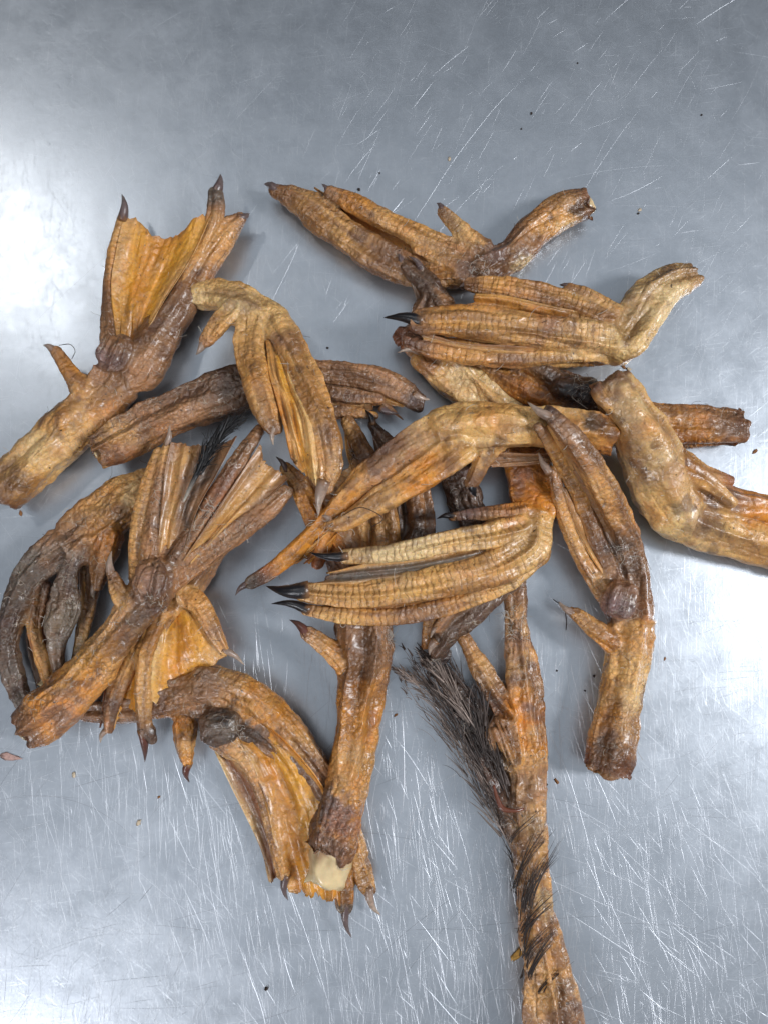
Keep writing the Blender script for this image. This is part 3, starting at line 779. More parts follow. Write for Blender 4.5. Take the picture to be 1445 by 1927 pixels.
# 13
foot('F13', 'light tan foot left of centre with toes hanging down over the heap', [
    ('shank', [(350,548,40,26),(395,556,52,30),(445,566,66,34),(492,590,74,36)], 'yyee'),
    ('toe', [(478,600,80,34),(472,655,98,33),(485,715,122,32),(503,775,130,26),(516,805,130,17)], 'egggb'),
    ('toe', [(512,600,80,36),(552,662,102,38),(585,735,124,37),(607,805,138,33),(620,870,142,29),(614,915,140,18)], 'eggggb'),
    ('hind_toe', [(438,585,84,26),(412,612,86,23),(388,642,82,16)], 'egb'),
  ], cut=True, spots=[(470,572,24,'s',.45),(550,640,26,'m',.35),(615,820,24,'m',.5),(625,860,20,'m',.4),(480,690,12,'d',.3),(430,560,26,'y',.5),(520,640,14,'m',.5)],
  webs=[([(500,640,106),(508,700,134),(528,780,142),(550,862,140)], [(535,650,110),(560,730,138),(590,800,150),(606,930,146)], 'ogaeg', {'dip': .0, 'sag': -3, 'fold': 8, 'nf': 4})],
  claws=[(1,521,798,130,515,838,124,8,'P'),(2,612,905,142,600,970,132,13,'P',.1),(3,384,645,82,369,668,76,8,'P',-.15)], dry=.3)

# 11
foot('F11', 'shrivelled grey-brown foot at the far left edge, toes curled downwards', [
    ('shank', [(345,900,50,40),(270,930,52,46),(200,970,52,46),(148,1012,54,42)], 'gegb'),
    ('toe', [(116,1030,56,36),(66,1072,54,30),(28,1145,48,29),(14,1220,42,24),(32,1295,38,21),(58,1345,34,14)], 'bsddsd'),
    ('toe', [(162,1020,64,28),(134,1076,74,19),(122,1150,82,32),(108,1215,66,18),(116,1290,50,11)], 'bdssb'),
    ('toe', [(78,1105,44,22),(64,1190,36,14),(86,1260,34,16),(104,1315,32,13)], 'rggb'),
    ('toe', [(184,1040,52,22),(172,1120,44,15),(156,1190,40,14),(140,1262,38,9)], 'dbgy'),
    ('hind_toe', [(205,1010,64,28),(192,1060,64,24),(184,1100,60,14)], 'obb'),
  ], cut=True, spots=[(235,965,22,'d',.5),(190,1000,30,'o',.4),(120,1050,40,'s',.6),(60,1110,40,'s',.5),(250,930,24,'y',.6),(58,1218,12,'r',.8),(50,1200,14,'r',.6)],
  claws=[(5,182,1100,60,178,1128,56,7,'P')], dry=.9, peb=.9, wr=1.4,
  webs=[([(150,1060,60),(150,1120,64),(145,1200,50)], [(185,1080,46),(180,1130,40),(150,1250,30)], 'dgy', {'dip': .1, 'fold': 5}),
        ([(60,1130,30),(50,1200,26),(70,1300,22)], [(110,1130,34),(100,1200,30),(112,1290,26)], 'dbrb', {'dip': .12, 'fold': 6, 'sag': -6})])

# 9
foot('F9', 'lower orange webbed foot with dark round pad, claws pointing down', [
    ('shank', [(160,1338,28,18),(250,1332,32,24),(330,1310,46,38),(400,1300,52,46)], 'dbbb'),
    ('toe', [(390,1290,58,44),(450,1312,60,44),(510,1352,56,40),(560,1405,52,37),(612,1475,46,33),(655,1565,40,26),(682,1640,34,22),(693,1672,32,15)], 'bgogbggg'),
    ('toe', [(450,1350,50,40),(548,1425,42,26),(612,1505,38,24),(640,1590,36,22),(646,1670,38,23),(648,1702,36,19)], 'bbdgos'),
    ('toe', [(420,1390,50,30),(462,1430,50,18),(495,1500,48,13),(514,1575,44,12),(534,1642,38,14)], 'bgbgg'),
    ('foot_pad', [(408,1368,92,36),(425,1366,94,34)], 'dd', {'dry': .8}),
    ('hind_toe', [(345,1370,52,28),(346,1402,50,24),(353,1436,44,12)], 'ogo'),
  ], cut=True, spots=[(425,1360,40,'s',.7),(420,1345,22,'k',.7),(470,1385,26,'k',.8),(500,1385,22,'d',.8),(330,1290,40,'d',.5),(400,1270,40,'d',.35),(545,1440,26,'d',.6),(430,1262,26,'g',.5),(640,1690,30,'d',.6),(355,1300,50,'b',.4),(300,1300,30,'d',.6)],
  webs=[([(475,1345,70),(545,1405,84),(610,1490,76),(635,1590,68),(640,1706,50)], [(425,1380,66),(472,1430,58),(502,1520,56),(522,1610,48),(545,1680,36)], 'oaaog', {'dip': .0, 'sag': -10, 'fold': 9, 'nf': 3, 'dry': 0}),
        ([(440,1415,56),(490,1480,58),(518,1570,50),(530,1650,40)], [(400,1405,40),(435,1480,34),(488,1590,26),(508,1662,24)], 'bgrbe', {'dip': .0, 'fold': 4}),
        ([(500,1380,56),(590,1490,50),(650,1600,42),(680,1680,34)], [(480,1410,50),(560,1500,44),(610,1600,42),(650,1680,36)], 'bdoo', {'dip': .1, 'fold': 6})],
  claws=[(1,694,1668,34,716,1722,22,9,'P'),(2,655,1690,38,662,1764,24,9,'M'),(3,540,1645,38,543,1694,22,8,'M'),(5,355,1436,44,357,1472,30,8,'R')], peb=.9, dry=.5)

# 8
foot('F8', 'foot with flat orange web lying under the big brown spread one', [
    ('shank', [(450,950,44,34),(400,1020,46,36),(350,1090,50,38),(325,1130,56,38)], 'bbbg'),
    ('toe', [(350,1120,72,26),(378,1142,84,20),(402,1188,84,16),(424,1226,78,10)], 'ggbg'),
    ('toe', [(310,1150,66,28),(278,1230,72,22),(270,1310,66,18),(272,1372,58,13)], 'gggb'),
    ('toe', [(290,1160,60,26),(240,1245,60,20),(214,1315,54,17),(205,1372,48,10)], 'rgbb'),
    ('toe_tip', [(283,1378,58,12),(287,1392,54,10)], 'kd', {'scu': 0}),
  ], cut=True, spots=[(240,1300,26,'b',.5),(215,1340,24,'s',.5)],
  webs=[([(355,1130,80),(385,1165,88),(412,1210,84),(428,1238,78)], [(305,1160,78),(280,1240,80),(272,1300,76),(300,1330,60)], 'gaoae', {'dip': .06, 'sag': -8, 'fold': 5, 'dry': 0}),
        ([(300,1170,74),(275,1240,72),(262,1310,66),(275,1360,60)], [(270,1180,68),(240,1250,62),(216,1320,58),(215,1375,50)], 'aoag', {'dip': .12, 'sag': -10, 'fold': 6, 'dry': 0}),
        ([(270,1180,60),(225,1260,58),(200,1330,50)], [(240,1200,50),(205,1270,46),(190,1370,40)], 'ogr', {'dip': .08, 'fold': 4})],
  claws=[(1,420,1222,78,460,1251,64,7,'P',-.15),(2,268,1372,56,273,1434,34,9,'R',-.1),(3,203,1372,46,190,1398,36,6,'P')], dry=.4)

# 7
foot('F7', 'big brown webbed foot at left, spread palm up like an X', [
    ('shank', [(50,1372,74,40),(95,1338,80,46),(160,1275,92,40),(215,1205,104,36),(255,1152,112,38),(285,1112,118,42)], 'rbogbb'),
    ('toe', [(292,1075,120,32),(292,985,122,20),(302,905,124,16),(314,842,126,10)], 'bbbg'),
    ('toe', [(322,1065,124,24),(372,990,126,18),(412,925,124,20),(452,862,118,20),(486,812,106,15)], 'bbrbb'),
    ('toe', [(320,1095,120,30),(388,1047,120,23),(444,1005,116,24),(502,960,108,22),(538,927,102,15)], 'bbbbb'),
    ('foot_pad', [(290,1105,146,36),(294,1085,146,34)], 'bb', {'dry': 1.0}),
    ('toe_edge', [(262,1080,112,20),(258,1010,118,15),(276,920,120,15),(298,850,122,10)], 'gggg', {'scu': .9}),
    ('hind_toe', [(258,1150,124,24),(228,1118,132,20),(214,1085,134,12)], 'ggb'),
  ], cut=True, bone=(24, 4, 'd'), spots=[(265,1180,34,'d',.55),(245,1205,24,'k',.4),(290,1140,40,'d',.45),(120,1340,46,'m',.55),(110,1345,24,'d',.5),(170,1240,26,'a',.5),(400,960,34,'b',.5),(300,1100,40,'m',.45),(470,990,34,'d',.4),(140,1300,22,'d',.35)],
  webs=[([(296,1040,134),(304,960,138),(312,880,138),(322,832,134)], [(345,1040,138),(370,960,142),(408,890,138),(446,818,126)], 'bgbdb', {'dip': .05, 'sag': -8, 'fold': 7}),
        ([(345,1055,138),(395,980,140),(445,905,132),(490,835,116)], [(370,1065,134),(430,1005,128),(490,950,120),(542,900,110)], 'bggb', {'dip': .06, 'sag': -6, 'fold': 7, 'nf': 4})],
  claws=[(1,314,838,126,319,800,126,6,'P'),(6,210,1082,134,211,1037,128,8,'P',-.1)], dry=1.0, peb=.9)

# 6
foot('F6', 'orange brown foot pointing down with a cream bone showing at its cut', [
    ('shank', [(622,1604,62,48),(628,1560,62,54),(645,1490,60,48),(662,1400,58,44),(675,1310,56,47),(688,1235,56,54),(690,1170,60,52)], 'dbogobb'),
    ('toe', [(680,1130,56,44),(640,1060,58,32),(595,985,62,26),(562,915,64,20),(538,882,64,13)], 'bbogg'),
    ('toe', [(700,1110,56,38),(728,1020,58,30),(715,930,60,26),(690,860,56,20),(655,795,50,15)], 'bgbbg'),
    ('toe', [(730,1100,52,34),(790,1010,54,26),(785,930,52,24),(740,850,48,18),(700,800,44,10)], 'ddbdk'),
    ('hind_toe', [(650,1250,74,26),(615,1218,82,22),(580,1192,86,18)], 'ogb'),
  ], cut=True, bone=(38, 52, 'w'), spots=[(625,1530,48,'m',.85),(610,1500,36,'k',.6),(600,1570,40,'d',.5),(650,1555,34,'r',.5),(680,1200,40,'b',.5),(700,1220,24,'k',.35),(650,1400,24,'o',.4),(635,1240,20,'g',.5)],
  claws=[(1,540,888,66,520,860,60,7,'M'),(3,702,800,46,685,770,40,7,'K'),(4,580,1196,86,545,1166,78,10,'R')],
  webs=[([(640,1060,60),(600,1000,66),(570,930,66),(548,890,62)], [(705,1060,60),(712,990,60),(700,930,60),(668,860,60)], 'obgb', {'dip': .1, 'fold': 5}),
        ([(700,1060,60),(690,960,60),(655,860,56),(650,800,50)], [(780,1040,54),(770,940,54),(730,860,50),(700,810,44)], 'gbdd', {'dip': .2, 'fold': 8})], peb=1.0, scu=.4)

# 16
foot('F16', 'brown foot whose stubby cut end sticks out behind the pale one', [
    ('shank', [(1392,805,44,38),(1330,800,44,42),(1250,800,42,44),(1160,790,46,44),(1100,755,52,42)], 'dbogb'),
    ('toe', [(1105,745,62,34),(1045,718,66,25),(985,690,66,22),(925,662,62,16)], 'dbgg'),
    ('toe', [(1085,770,56,34),(1010,742,58,28),(935,702,58,24),(872,670,54,18)], 'dogg'),
    ('toe', [(1050,720,76,22),(1010,690,80,18),(970,668,76,14)], 'kdb'),
    ('foot_pad', [(1100,738,86,30),(1060,730,84,24)], 'kk', {'dry': .5}),
  ], cut=True, bone=(20, 4, 'w'), spots=[(1370,790,46,'d',.7),(1300,770,30,'b',.6),(1090,740,46,'k',.75),(1040,720,24,'k',.5),(1290,820,40,'o',.6)],
  webs=[([(1040,730,68),(980,705,66),(920,680,60)], [(1020,750,62),(960,730,58),(890,690,54)], 'god', {'dip': .1, 'fold': 6})], peb=.8)

# 15
foot('F15', 'pale yellow foot at the right edge, smooth thick shank, toes leaving the picture', [
    ('shank', [(1146,712,152,32),(1160,740,150,42),(1190,795,140,50),(1222,860,112,56),(1248,925,84,56),(1275,968,66,52)], 'byegyy'),
    ('toe', [(1268,962,68,54),(1345,992,56,48),(1420,1020,50,44),(1510,1055,42,38)], 'yegg', {'soft': .6}),
    ('toe', [(1280,925,76,48),(1360,948,60,38),(1430,958,52,34),(1510,968,44,28)], 'gbog', {'soft': .7}),
    ('toe', [(1270,880,90,44),(1310,895,90,30),(1370,905,70,12)], 'ggr'),
    ('hind_toe', [(1275,880,110,30),(1325,905,104,22),(1375,945,92,13)], 'oge'),
    ('tendon', [(1094,686,158,10),(1108,715,166,13),(1132,752,172,14),(1150,765,170,10)], 'rrgg', {'scu': 0}),
  ], cut=True, cutcol='b', spots=[(1160,715,34,'b',.6),(1290,930,46,'b',.6),(1310,990,40,'m',.55),(1340,970,26,'d',.4),(1215,830,34,'g',.6),(1265,890,26,'b',.6),(1240,960,34,'e',.8),(1190,770,30,'y',.6),(1420,975,26,'o',.6),(1205,850,30,'y',.5)],
  webs=[([(1300,960,66),(1370,985,56),(1445,1000,50),(1500,1030,44)], [(1300,930,74),(1370,935,64),(1440,940,56),(1500,960,50)], 'gbog', {'dip': .05, 'fold': 6, 'nf': 4})],
  peb=.25, dry=.2, scu=.2, wr=.7)

# 4
foot('F4', 'golden foot across the middle, dark blotch at its rounded cut end', [
    ('shank', [(1150,822,136,36),(1105,815,140,42),(1040,808,142,44),(960,803,142,44),(895,800,140,48),(845,805,136,46)], 'oogege'),
    ('toe', [(830,808,134,42),(770,842,130,39),(712,882,122,33),(662,922,116,26),(612,975,110,17),(560,1032,98,17),(508,1076,86,19),(476,1095,80,17)], 'ebbgoors'),
    ('toe', [(860,838,136,40),(805,882,136,34),(745,922,134,28),(692,955,130,22),(645,984,126,17),(618,988,122,9)], 'eogggg'),
    ('toe', [(660,930,104,22),(620,1000,94,18),(598,1060,82,14)], 'oor'),
    ('hind_toe', [(925,835,128,28),(905,870,118,23),(888,905,108,18)], 'ggb'),
  ], cut=True, cutcol='o', spots=[(1118,792,22,'k',.85),(1150,810,20,'d',.5),(845,805,24,'m',.45),(900,820,30,'y',.5),(860,770,40,'y',.5),(960,780,40,'e',.6),(1010,830,26,'o',.4),(835,880,26,'m',.35),(940,830,14,'d',.6),(1140,850,26,'o',.7),(480,1090,30,'d',.6),(760,905,26,'o',.6)],
  webs=[([(840,850,146),(770,880,142),(700,920,130),(620,1000,108),(540,1070,88)], [(835,880,140),(770,915,136),(700,945,128),(650,990,112),(580,1060,90)], 'goro', {'dip': .05, 'fold': 6}),
        ([(1090,850,130),(1000,855,130),(900,850,128)], [(1080,862,122),(1000,872,120),(920,880,116)], 'bb', {'dip': 0, 'fold': 3})],
  claws=[(1,470,1098,80,444,1120,72,7,'M'),(2,622,980,122,606,970,120,6,'P'),(4,888,908,106,895,935,96,10,'K')], peb=.3, dry=.3, scu=.2, wr=.8)

# 18
foot('F18', 'dark scaly foot mostly hidden, gnarled toe poking out below the banded toes', [
    ('shank', [(850,870,46,32),(880,950,48,34),(925,1040,50,34),(950,1085,54,32)], 'dddd'),
    ('toe', [(950,1085,60,30),(900,1138,66,27),(850,1180,66,26),(824,1222,60,18)], 'dddd'),
    ('toe', [(900,1110,70,24),(850,1150,82,16),(825,1180,82,12)], 'bbb'),
    ('toe', [(860,1100,56,26),(815,1160,54,16),(800,1215,46,8)], 'ogo'),
    ('toe_tip', [(830,1228,44,20),(815,1262,36,14)], 'kk', {'scu': 0}),
  ], cut=True, claws=[(1,820,1205,74,808,1232,60,8,'P'),(2,822,1180,84,810,1200,76,5,'P')], peb=1.0, dry=.8, wr=1.4,
  webs=[([(850,1120,56),(810,1170,50),(795,1225,40)], [(880,1140,52),(840,1180,50),(812,1240,40)], 'oog', {'dip': .1, 'fold': 4})])

# 14
foot('F14', 'brown and tan foot at lower right, upright shank, toes reaching up left', [
    ('shank', [(1142,1455,44,46),(1155,1400,46,48),(1170,1320,46,43),(1184,1250,48,46),(1190,1195,50,50)], 'mrgeg'),
    ('toe', [(1198,1150,54,44),(1198,1080,60,32),(1174,1000,84,29),(1134,920,130,28),(1093,852,176,27),(1055,803,194,23),(1032,778,194,16)], 'bbbgbbd'),
    ('toe', [(1165,1150,56,32),(1118,1088,64,20),(1082,1025,80,16),(1056,960,104,15),(1042,905,128,14),(1036,885,134,10)], 'bgggbb'),
    ('toe', [(1165,1110,50,28),(1122,1000,74,26),(1092,925,104,24),(1050,860,150,17),(1012,805,186,11)], 'bbggb'),
    ('foot_pad', [(1164,1135,88,32),(1168,1120,88,30)], 'mb', {'dry': .8}),
    ('hind_toe', [(1150,1205,64,24),(1112,1178,70,21),(1082,1154,70,14)], 'ogg'),
  ], cut=True, bone=(18, 3, 'd'), cutcol='g', spots=[(1140,1400,22,'k',.6),(1150,1430,44,'d',.5),(1165,1025,24,'k',.6),(1180,1060,20,'d',.5),(1185,1150,26,'d',.4),(1205,1200,24,'g',.6),(1150,1340,22,'o',.6),(1195,1320,26,'y',.5),(1165,1135,34,'m',.6),(1128,1350,20,'o',.6)],
  webs=[([(1160,1120,64),(1108,1040,84),(1075,970,108),(1052,905,134)], [(1180,1090,66),(1150,1000,88),(1112,930,126),(1075,870,160)], 'gbrbb', {'dip': .12, 'sag': -16, 'fold': 6}),
        ([(1100,960,100),(1070,900,134),(1040,850,166),(1015,800,190)], [(1120,940,120),(1085,880,158),(1055,830,184),(1030,790,194)], 'bgb', {'dip': .05, 'fold': 4})],
  claws=[(1,1038,786,196,992,757,188,10,'P',-.12),(2,1034,890,136,1013,850,130,8,'P',-.15),(5,1078,1154,70,1050,1132,62,8,'P',-.15)], peb=.9, dry=.7)

# 5
foot('F5', 'banded golden foot at centre with shiny black claws pointing left', [
    ('shank', [(985,845,48,42),(992,920,68,45),(1000,965,90,44)], 'roo'),
    ('toe', [(1000,985,104,42),(992,1028,120,40),(935,1065,134,37),(855,1090,142,34),(765,1108,148,32),(675,1118,150,29),(605,1115,148,25),(575,1111,146,22)], 'eeggegge'),
    ('toe', [(980,992,118,32),(925,1006,136,29),(860,1016,146,27),(790,1030,152,23),(720,1042,154,18),(650,1047,152,15)], 'eeeyye'),
    ('toe', [(1005,1040,92,34),(955,1090,104,26),(880,1128,116,21),(800,1152,124,19),(720,1162,128,19),(640,1158,128,18),(578,1148,126,13)], 'gegbgeg'),
    ('hind_toe', [(985,965,112,26),(930,967,122,16),(880,969,124,12),(850,973,124,9)], 'obmb'),
  ], cut=True, spots=[(985,905,40,'r',.8),(1010,930,34,'o',.7),(960,980,26,'r',.6),(880,990,14,'d',.6),(960,1020,24,'b',.4),(870,1070,24,'b',.4),(760,1085,30,'d',.3),(1020,990,24,'e',.8)],
  webs=[([(960,1010,134),(880,1030,144),(780,1050,150),(700,1060,156),(610,1078,150)], [(940,1050,140),(850,1075,152),(760,1095,160),(680,1100,160),(580,1100,156)], 'gssg', {'dip': .03, 'sag': -2, 'fold': 6}),
        ([(950,1085,124),(860,1110,134),(760,1125,138),(660,1135,138),(590,1130,136)], [(950,1095,110),(870,1130,118),(780,1150,124),(690,1158,126),(600,1150,124)], 'gbog', {'dip': .03, 'sag': -4, 'fold': 3})],
  claws=[(1,582,1110,148,502,1103,136,17,'K',-.12),(2,656,1046,152,583,1040,144,10,'K',-.1),(3,584,1149,126,512,1136,120,10,'K',.15),(4,856,972,124,822,976,118,7,'K')],
  scu=1.0, peb=.5, dry=.1, wr=.6)

# 17
foot('F17', 'long thin brown leg at the bottom with dark feathers stuck on it', [
    ('shank', [(1045,1990,52,58),(1034,1910,52,52),(1024,1820,50,38),(1008,1710,48,32),(999,1610,46,31),(992,1510,48,35),(992,1420,50,36),(988,1345,52,36),(982,1275,52,30),(974,1200,52,25),(970,1130,52,22),(968,1070,48,20)], 'bbgbgbgobgbb'),
    ('toe', [(960,1345,52,32),(925,1298,54,22),(900,1250,56,19),(868,1195,56,14)], 'obgb'),
    ('foot_pad', [(945,1380,62,34),(960,1420,58,30)], 'bg'),
    ('skin_flap', [(985,1640,30,10),(965,1560,34,20),(945,1490,38,30),(915,1420,40,32),(885,1345,38,28),(845,1285,34,20),(800,1245,28,10)], 'ddkkkdd', {'scu': 0}),
  ], cut=False, spots=[(968,1210,20,'m',.6),(970,1180,14,'k',.4),(935,1440,34,'k',.7),(1000,1560,26,'y',.35),(940,1370,30,'b',.5),(1010,1800,30,'b',.5),(925,1330,26,'d',.4),(990,1330,12,'m',.7),(1020,1700,26,'y',.4),(1040,1850,40,'g',.5)],
  peb=.7, dry=.7, scu=.6, wr=1.5, cat='duck leg', group=None)

# ------------------------------------------------------------------ thin things: feathers, hairs, fluff, crumbs
def strand(V, F, C, pts, r0, col, taper=True):
    R = np.array(pts, float); T = np.gradient(R, axis=0); T /= np.linalg.norm(T, axis=1, keepdims=True) + 1e-9
    sd = np.cross(T, [0, 0, 1.0]); sd /= np.linalg.norm(sd, axis=1, keepdims=True) + 1e-9; up = np.cross(sd, T)
    b = len(V); m = len(R)
    for i in range(m):
        r = r0 * ((1 - i / (m - 1)) ** 0.6 * 0.85 + 0.15 if taper else 1)
        for a in (0.5, 2.6, 4.7):
            V.append(R[i] + sd[i] * math.cos(a) * r + up[i] * math.sin(a) * r); C.append(col)
    for i in range(m - 1):
        for j in range(3):
            F.append((b + i * 3 + j, b + i * 3 + (j + 1) % 3, b + (i + 1) * 3 + (j + 1) % 3, b + (i + 1) * 3 + j))
def curl(p, d, L, n=6, bend=0.5, zl=0.1):
    p = np.array(p, float); d = np.array(d, float); d /= np.linalg.norm(d); out = [p.copy()]
    ax = rng.normal(0, 1, 3) * np.array([.15, .15, 1]); 
    for i in range(n):
        d = d + np.cross(ax, d) * bend / n + rng.normal(0, zl, 3) * 0.5; d /= np.linalg.norm(d)
        p = p + d * L / n; p[2] = max(p[2], 0.6); out.append(p.copy())
    return out
def make_feather(parent, base, pts, width, dark, name='feather', barb=70):
    P = np.array([W(*q) for q in pts]); R, key = catmull(np.hstack([P, np.full((len(P), 1), 3.0)]), 3.0)
    R = R[:, :3]; V = []; F = []; C = []
    strand(V, F, C, R, 1.5, dark * 2.2 + 0.03)
    T = np.gradient(R, axis=0); T /= np.linalg.norm(T, axis=1, keepdims=True) + 1e-9
    for q in range(barb):
        t = rng.uniform(0.12, 1.0); i = int(t * (len(R) - 1)); s = rng.choice([-1, 1])
        sd = np.cross(T[i], [0, 0, 1.0]) * s
        w = width * 1.9 * (math.sin(min(1, t * 1.1 + 0.12) * math.pi) ** 0.5 * 0.7 + 0.3) * rng.uniform(0.5, 1.2)
        d = T[i] * rng.uniform(1.0, 1.5) + sd * rng.uniform(0.02, 0.30) + np.array([0, 0, rng.uniform(-.12, .10)])
        pp = curl(R[i] + sd * rng.uniform(0, width * .22) + rng.normal(0, 1.5, 3), d, w, 5, 0.35 * rng.normal(), 0.07)
        strand(V, F, C, pp, rng.lognormal(-0.1, 0.5), dark * rng.uniform(0.6, 1.9))
    return link_mesh(name, np.array(V), np.array(F), base, HAIR, parent, {'col': np.array(C)})

# feathers stuck on the long leg
leg, lb, _ = D['F17']
DK = lin(62, 52, 48); DG = lin(128, 114, 106)
fe = [([(960,1560,46),(920,1480,58),(870,1400,62),(815,1320,56),(745,1255,40)], 26, DG), ([(940,1500,60),(890,1420,66),(850,1350,64),(800,1280,50),(755,1215,36)], 24, DK),
      ([(975,1620,40),(930,1540,44),(885,1460,40),(840,1380,36),(790,1330,26),(752,1270,20)], 20, DG * .8), ([(930,1470,66),(910,1400,70),(905,1330,66),(890,1270,58)], 22, DK),
      ([(955,1500,66),(935,1430,70),(925,1370,66)], 18, DK), ([(900,1380,66),(860,1320,62),(830,1270,54),(800,1240,44)], 22, DG), ([(860,1350,56),(815,1300,46),(772,1275,32),(745,1262,22)], 16, DG * 1.3),
      ([(985,1700,36),(970,1620,36),(940,1540,34),(905,1470,30)], 14, DK), ([(995,1790,30),(985,1720,36),(975,1650,36)], 14, DK), ([(880,1300,60),(850,1262,54),(815,1245,44),(790,1225,36)], 18, DK)]
for pts, wd, c in fe: make_feather(leg, lb, pts, wd * 1.5, c, barb=80)
V = []; F = []; C = []
for q in range(17):
    y0 = rng.uniform(1570, 1880); ax = 999 + (y0 - 1610) * 0.10; L = rng.uniform(45, 120); x0 = ax - 34 + rng.uniform(-6, 26); x1 = min(x0 + rng.uniform(12, 70), ax + 42)
    n_s = int(rng.integers(3, 8)); cc = DK * rng.uniform(.5, 1.3)
    for z in range(n_s):
        o1, o2 = rng.normal(0, 3.5, 2), rng.normal(0, 6, 2); pp = []
        for t in np.linspace(0, 1, 9):
            x = x0 + (x1 - x0) * t ** 1.4 + o1[0] * (1 - t) + o2[0] * t; y = y0 - L * t + o1[1] + o2[1] * t
            axx = 999 + (y - 1610) * 0.10; off = min(1.0, abs(x - axx) / 36.0)
            pp.append(W(x, y, 47 + 34 * math.sqrt(max(0.0, 1 - off ** 2)) + 1.5))
        strand(V, F, C, pp, rng.uniform(0.5, 1.5), cc * rng.uniform(.7, 1.3))
for q in range(70):
    t = rng.random(); x = 975 - 190 * t + rng.normal() * 14; y = 1590 - 340 * t + rng.normal() * 16
    strand(V, F, C, curl(W(x, y, rng.uniform(40, 76)), (-.5, .9, 0), rng.uniform(18, 50), 7, rng.normal() * .6, 0.1), rng.uniform(0.4, 1.0), (DK if rng.random() < .65 else DG) * rng.uniform(0.6, 1.6))
link_mesh('wet_down', np.array(V), np.array(F), lb, HAIR, leg, {'col': np.array(C)})['kind'] = 'stuff'
# torn red sinew on the same leg
V, F, _ = ring_tube(catmull(world_pts([(928,1478,76,2),(936,1505,80,4),(946,1522,82,5),(968,1526,84,3),(985,1522,80,1.5)]), 3), 10, .6)
link_mesh('red_sinew', V, F, lb, BONE, leg, {'col': np.repeat(lin(112, 64, 46)[None], len(V), 0)})

def lone(name, label, cat, V, F, mat, C, group=None):
    V = np.asarray(V, float); b = V.mean(0); b[2] = V[:, 2].min()
    o = link_mesh(name, V, F, b, mat, None, {'col': C}); o['label'] = label; o['category'] = cat
    if group: o['group'] = group
    return o
# black wing feather wedged in the spread web
V = []; F = []; C = []
Pq = [W(*q) for q in ((346,944,146),(366,902,148),(392,852,146),(424,812,140),(452,790,132))]
Rq, _ = catmull(np.hstack([np.array(Pq), np.array([[2.0],[4.5],[5.5],[4.5],[2.5]])]), 3)
Vq, Fq, _ = ring_tube((Rq, _), 8, .7); 
qt = np.concatenate([np.repeat(np.linspace(0, 1, len(Rq)), 8), [0, 1]])[:, None]
Cq = lin(190, 180, 165) * np.clip(1 - qt * 4.0, 0, 1) + lin(34, 34, 38) * (1 - np.clip(1 - qt * 4.0, 0, 1))
root = empty('feather', Pq[2], 'black quill feather stuck to the spread web of the big brown foot', 'feather')
link_mesh('quill', Vq, Fq, np.array(Pq[2]), CLAW, root, {'col': Cq})
fb = make_feather(root, np.array(Pq[2]), ((362,912,146),(392,852,150),(424,812,144),(462,784,130)), 26, lin(30, 30, 32), 'barbs', 170); fb['kind'] = 'stuff'
V = []; F = []; C = []

# white down and dust fibres clinging to the feet
clump = {'F12': [(600,770)], 'F6': [(650,860),(740,1190)], 'F13': [(600,960)], 'F4': [(608,985)], 'F14': [(1165,1040)], 'F9': [(305,1390),(450,1380)], 'F2': [(900,500)], 'F17': [(970,1190),(968,1160)], 'F16': [(1090,735)], 'F7': [(400,960),(300,1130)]}
import mathutils
from mathutils.bvhtree import BVHTree
for key, (root, base, parts) in D.items():
    V = []; F = []; C = []
    vs = []
    for o in parts:
        if o is None: continue
        a = np.empty(len(o.data.vertices) * 3, np.float32); o.data.vertices.foreach_get('co', a); a = a.reshape(-1, 3) / U + base
        nn_ = np.empty(len(o.data.vertices) * 3, np.float32); o.data.vertices.foreach_get('normal', nn_); nn_ = nn_.reshape(-1, 3)
        vs.append(np.hstack([a, nn_]))
    vs = np.vstack(vs); vs = vs[vs[:, 5] > 0.0]
    pick = list(rng.integers(0, len(vs), 34))
    px, py = project(vs[:, :3])
    for (cx, cy) in clump.get(key, []):
        near = np.where(np.hypot(px - cx, py - cy) < 20)[0]
        if len(near): pick += list(rng.choice(near, 36))
    for i in pick:
        p = vs[i, :3]; nrm = vs[i, 3:]
        d = nrm * 0.45 + rng.normal(0, 1, 3) * np.array([.7, .7, .3])
        c = lin(206, 198, 186) if rng.random() < .7 else lin(70, 52, 40)
        strand(V, F, C, curl(p + nrm * 0.5, d, rng.lognormal(2.5, .45), 6, rng.normal() * 1.8, 0.25), rng.uniform(.22, .45), c, False)
    link_mesh('fluff', np.array(V), np.array(F), base, HAIR, root, {'col': np.array(C)})['kind'] = 'stuff'

def blob(name, label, cat, x, y, r, col, group=None, flat=.6, el=1.0):
    n, m = 10, 6; V = []; F = []
    a0 = rng.uniform(0, 3)
    for i in range(m + 1):
        ph = math.pi * i / m
        for j in range(n):
            th = 2 * math.pi * j / n; rr = r * (1 + rng.normal() * .26)
            ex, ey = math.sin(ph) * math.cos(th) * el, math.sin(ph) * math.sin(th)
            V.append((rr * (ex * math.cos(a0) - ey * math.sin(a0)), rr * (ex * math.sin(a0) + ey * math.cos(a0)), rr * math.cos(ph) * flat + r * flat))
    for i in range(m):
        for j in range(n): F.append((i * n + j, (i + 1) * n + j, (i + 1) * n + (j + 1) % n, i * n + (j + 1) % n))
    p = W(x, y, 0); V = np.array(V) + p; V[:, 2] = np.maximum(V[:, 2], 0.3)
    return lone(name, label, cat, V, F, CRUMB, np.repeat(col[None], len(V), 0), group)
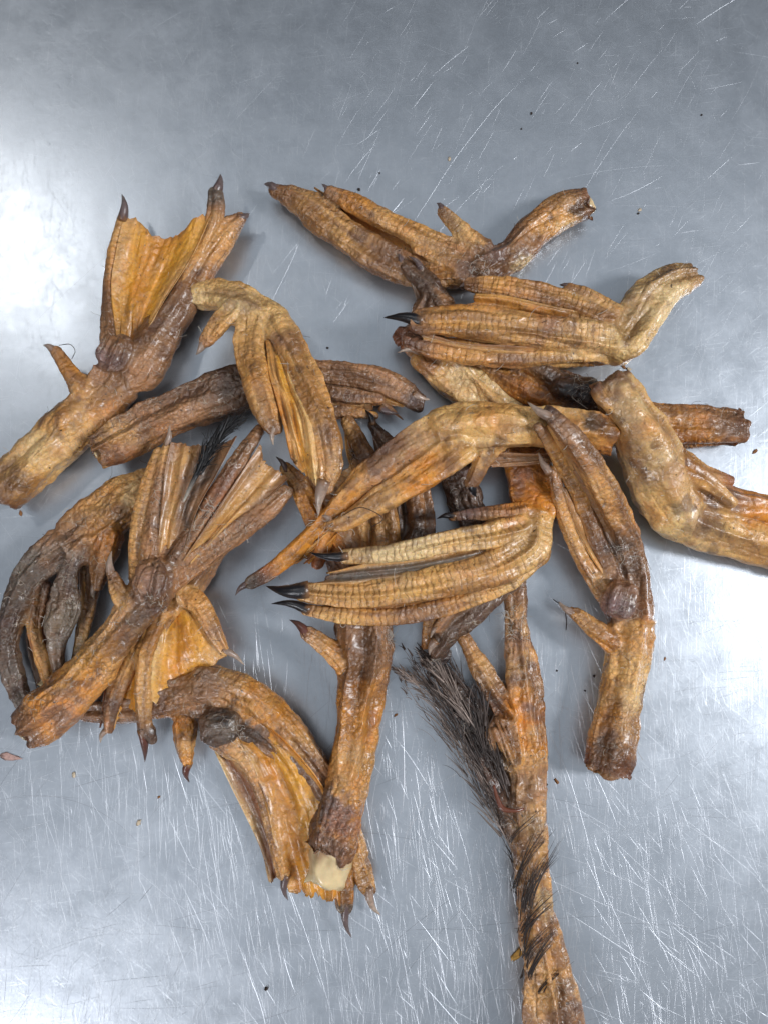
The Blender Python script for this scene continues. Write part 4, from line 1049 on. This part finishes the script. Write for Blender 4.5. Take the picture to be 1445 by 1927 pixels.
for (x, y, r) in ((676,357,3.5),(714,326,2.2),(1086,119,2),(999,214,3),(1200,402,2.6),(1117,1272,3.2),(1047,1262,2.4),(1028,1476,2.6),(502,1860,4.2),(1210,640,3.4),(1319,217,2.4),(617,655,2.6),(980,243,2),(1100,1300,2.0)):
    blob('crumb', 'tiny dark crumb lying on the bare steel', 'crumb', x, y, r * .75, lin(52, 40, 34), 'dark crumbs scattered on the steel')
for (x, y, r) in ((845,300,3),(1203,395,2.6),(262,1548,3.4),(140,1458,3.2),(1182,695,3)):
    blob('flake', 'tiny pale flake lying on the bare steel', 'flake', x, y, r, lin(214, 196, 170), 'pale flakes scattered on the steel', .4, 1.6)
for (x, y, r) in ((1172,690,4),(745,1345,3),(1046,1470,4),(40,965,4),(700,1205,3),(1420,850,4),(600,1190,2.5),(300,1500,2.5),(1250,1240,2.5)):
    blob('skin_flake', 'small brown flake of dried skin on the steel near the heap', 'flake', x, y, r * .7, lin(150, 104, 64), 'brown skin flakes fallen round the heap', .3, 1.8)
blob('fat_sliver', 'small yellow sliver of fat beside the long feathered leg', 'scrap', 974, 1795, 7, lin(220, 170, 90), None, .5, 2.3)
blob('cartilage_scrap', 'pinkish translucent shred of skin near the left edge', 'scrap', 20, 1424, 6, lin(196, 160, 150), None, .2, 3.2)
blob('tallow_scrap', 'cream lump under the end of the grey shrivelled foot', 'scrap', 95, 1285, 15, lin(214, 190, 150), None, .8, 1.3)
for (lab_, pts) in (('short dark curved hair on the steel beside the right foot', [(1040,1128,0),(1058,1142,0),(1065,1165,0),(1064,1186,0)]), ('thin dark hair curling over the golden foot tip', [(645,970,150),(680,955,156),(720,975,156),(700,992,150)]),
                   ('fine dark hair looped by the little hind toe at left', [(112,650,60),(132,648,70),(142,660,60),(136,676,40)])):
    V = []; F = []; C = []
    R, _ = catmull(np.array([[*W(x, y, h + 1.0), 1.0] for x, y, h in pts]), 3)
    strand(V, F, C, R[:, :3], 0.8, lin(50, 36, 30), False)
    lone('hair', lab_, 'hair', V, F, HAIR, np.array(C))
print('feet done')
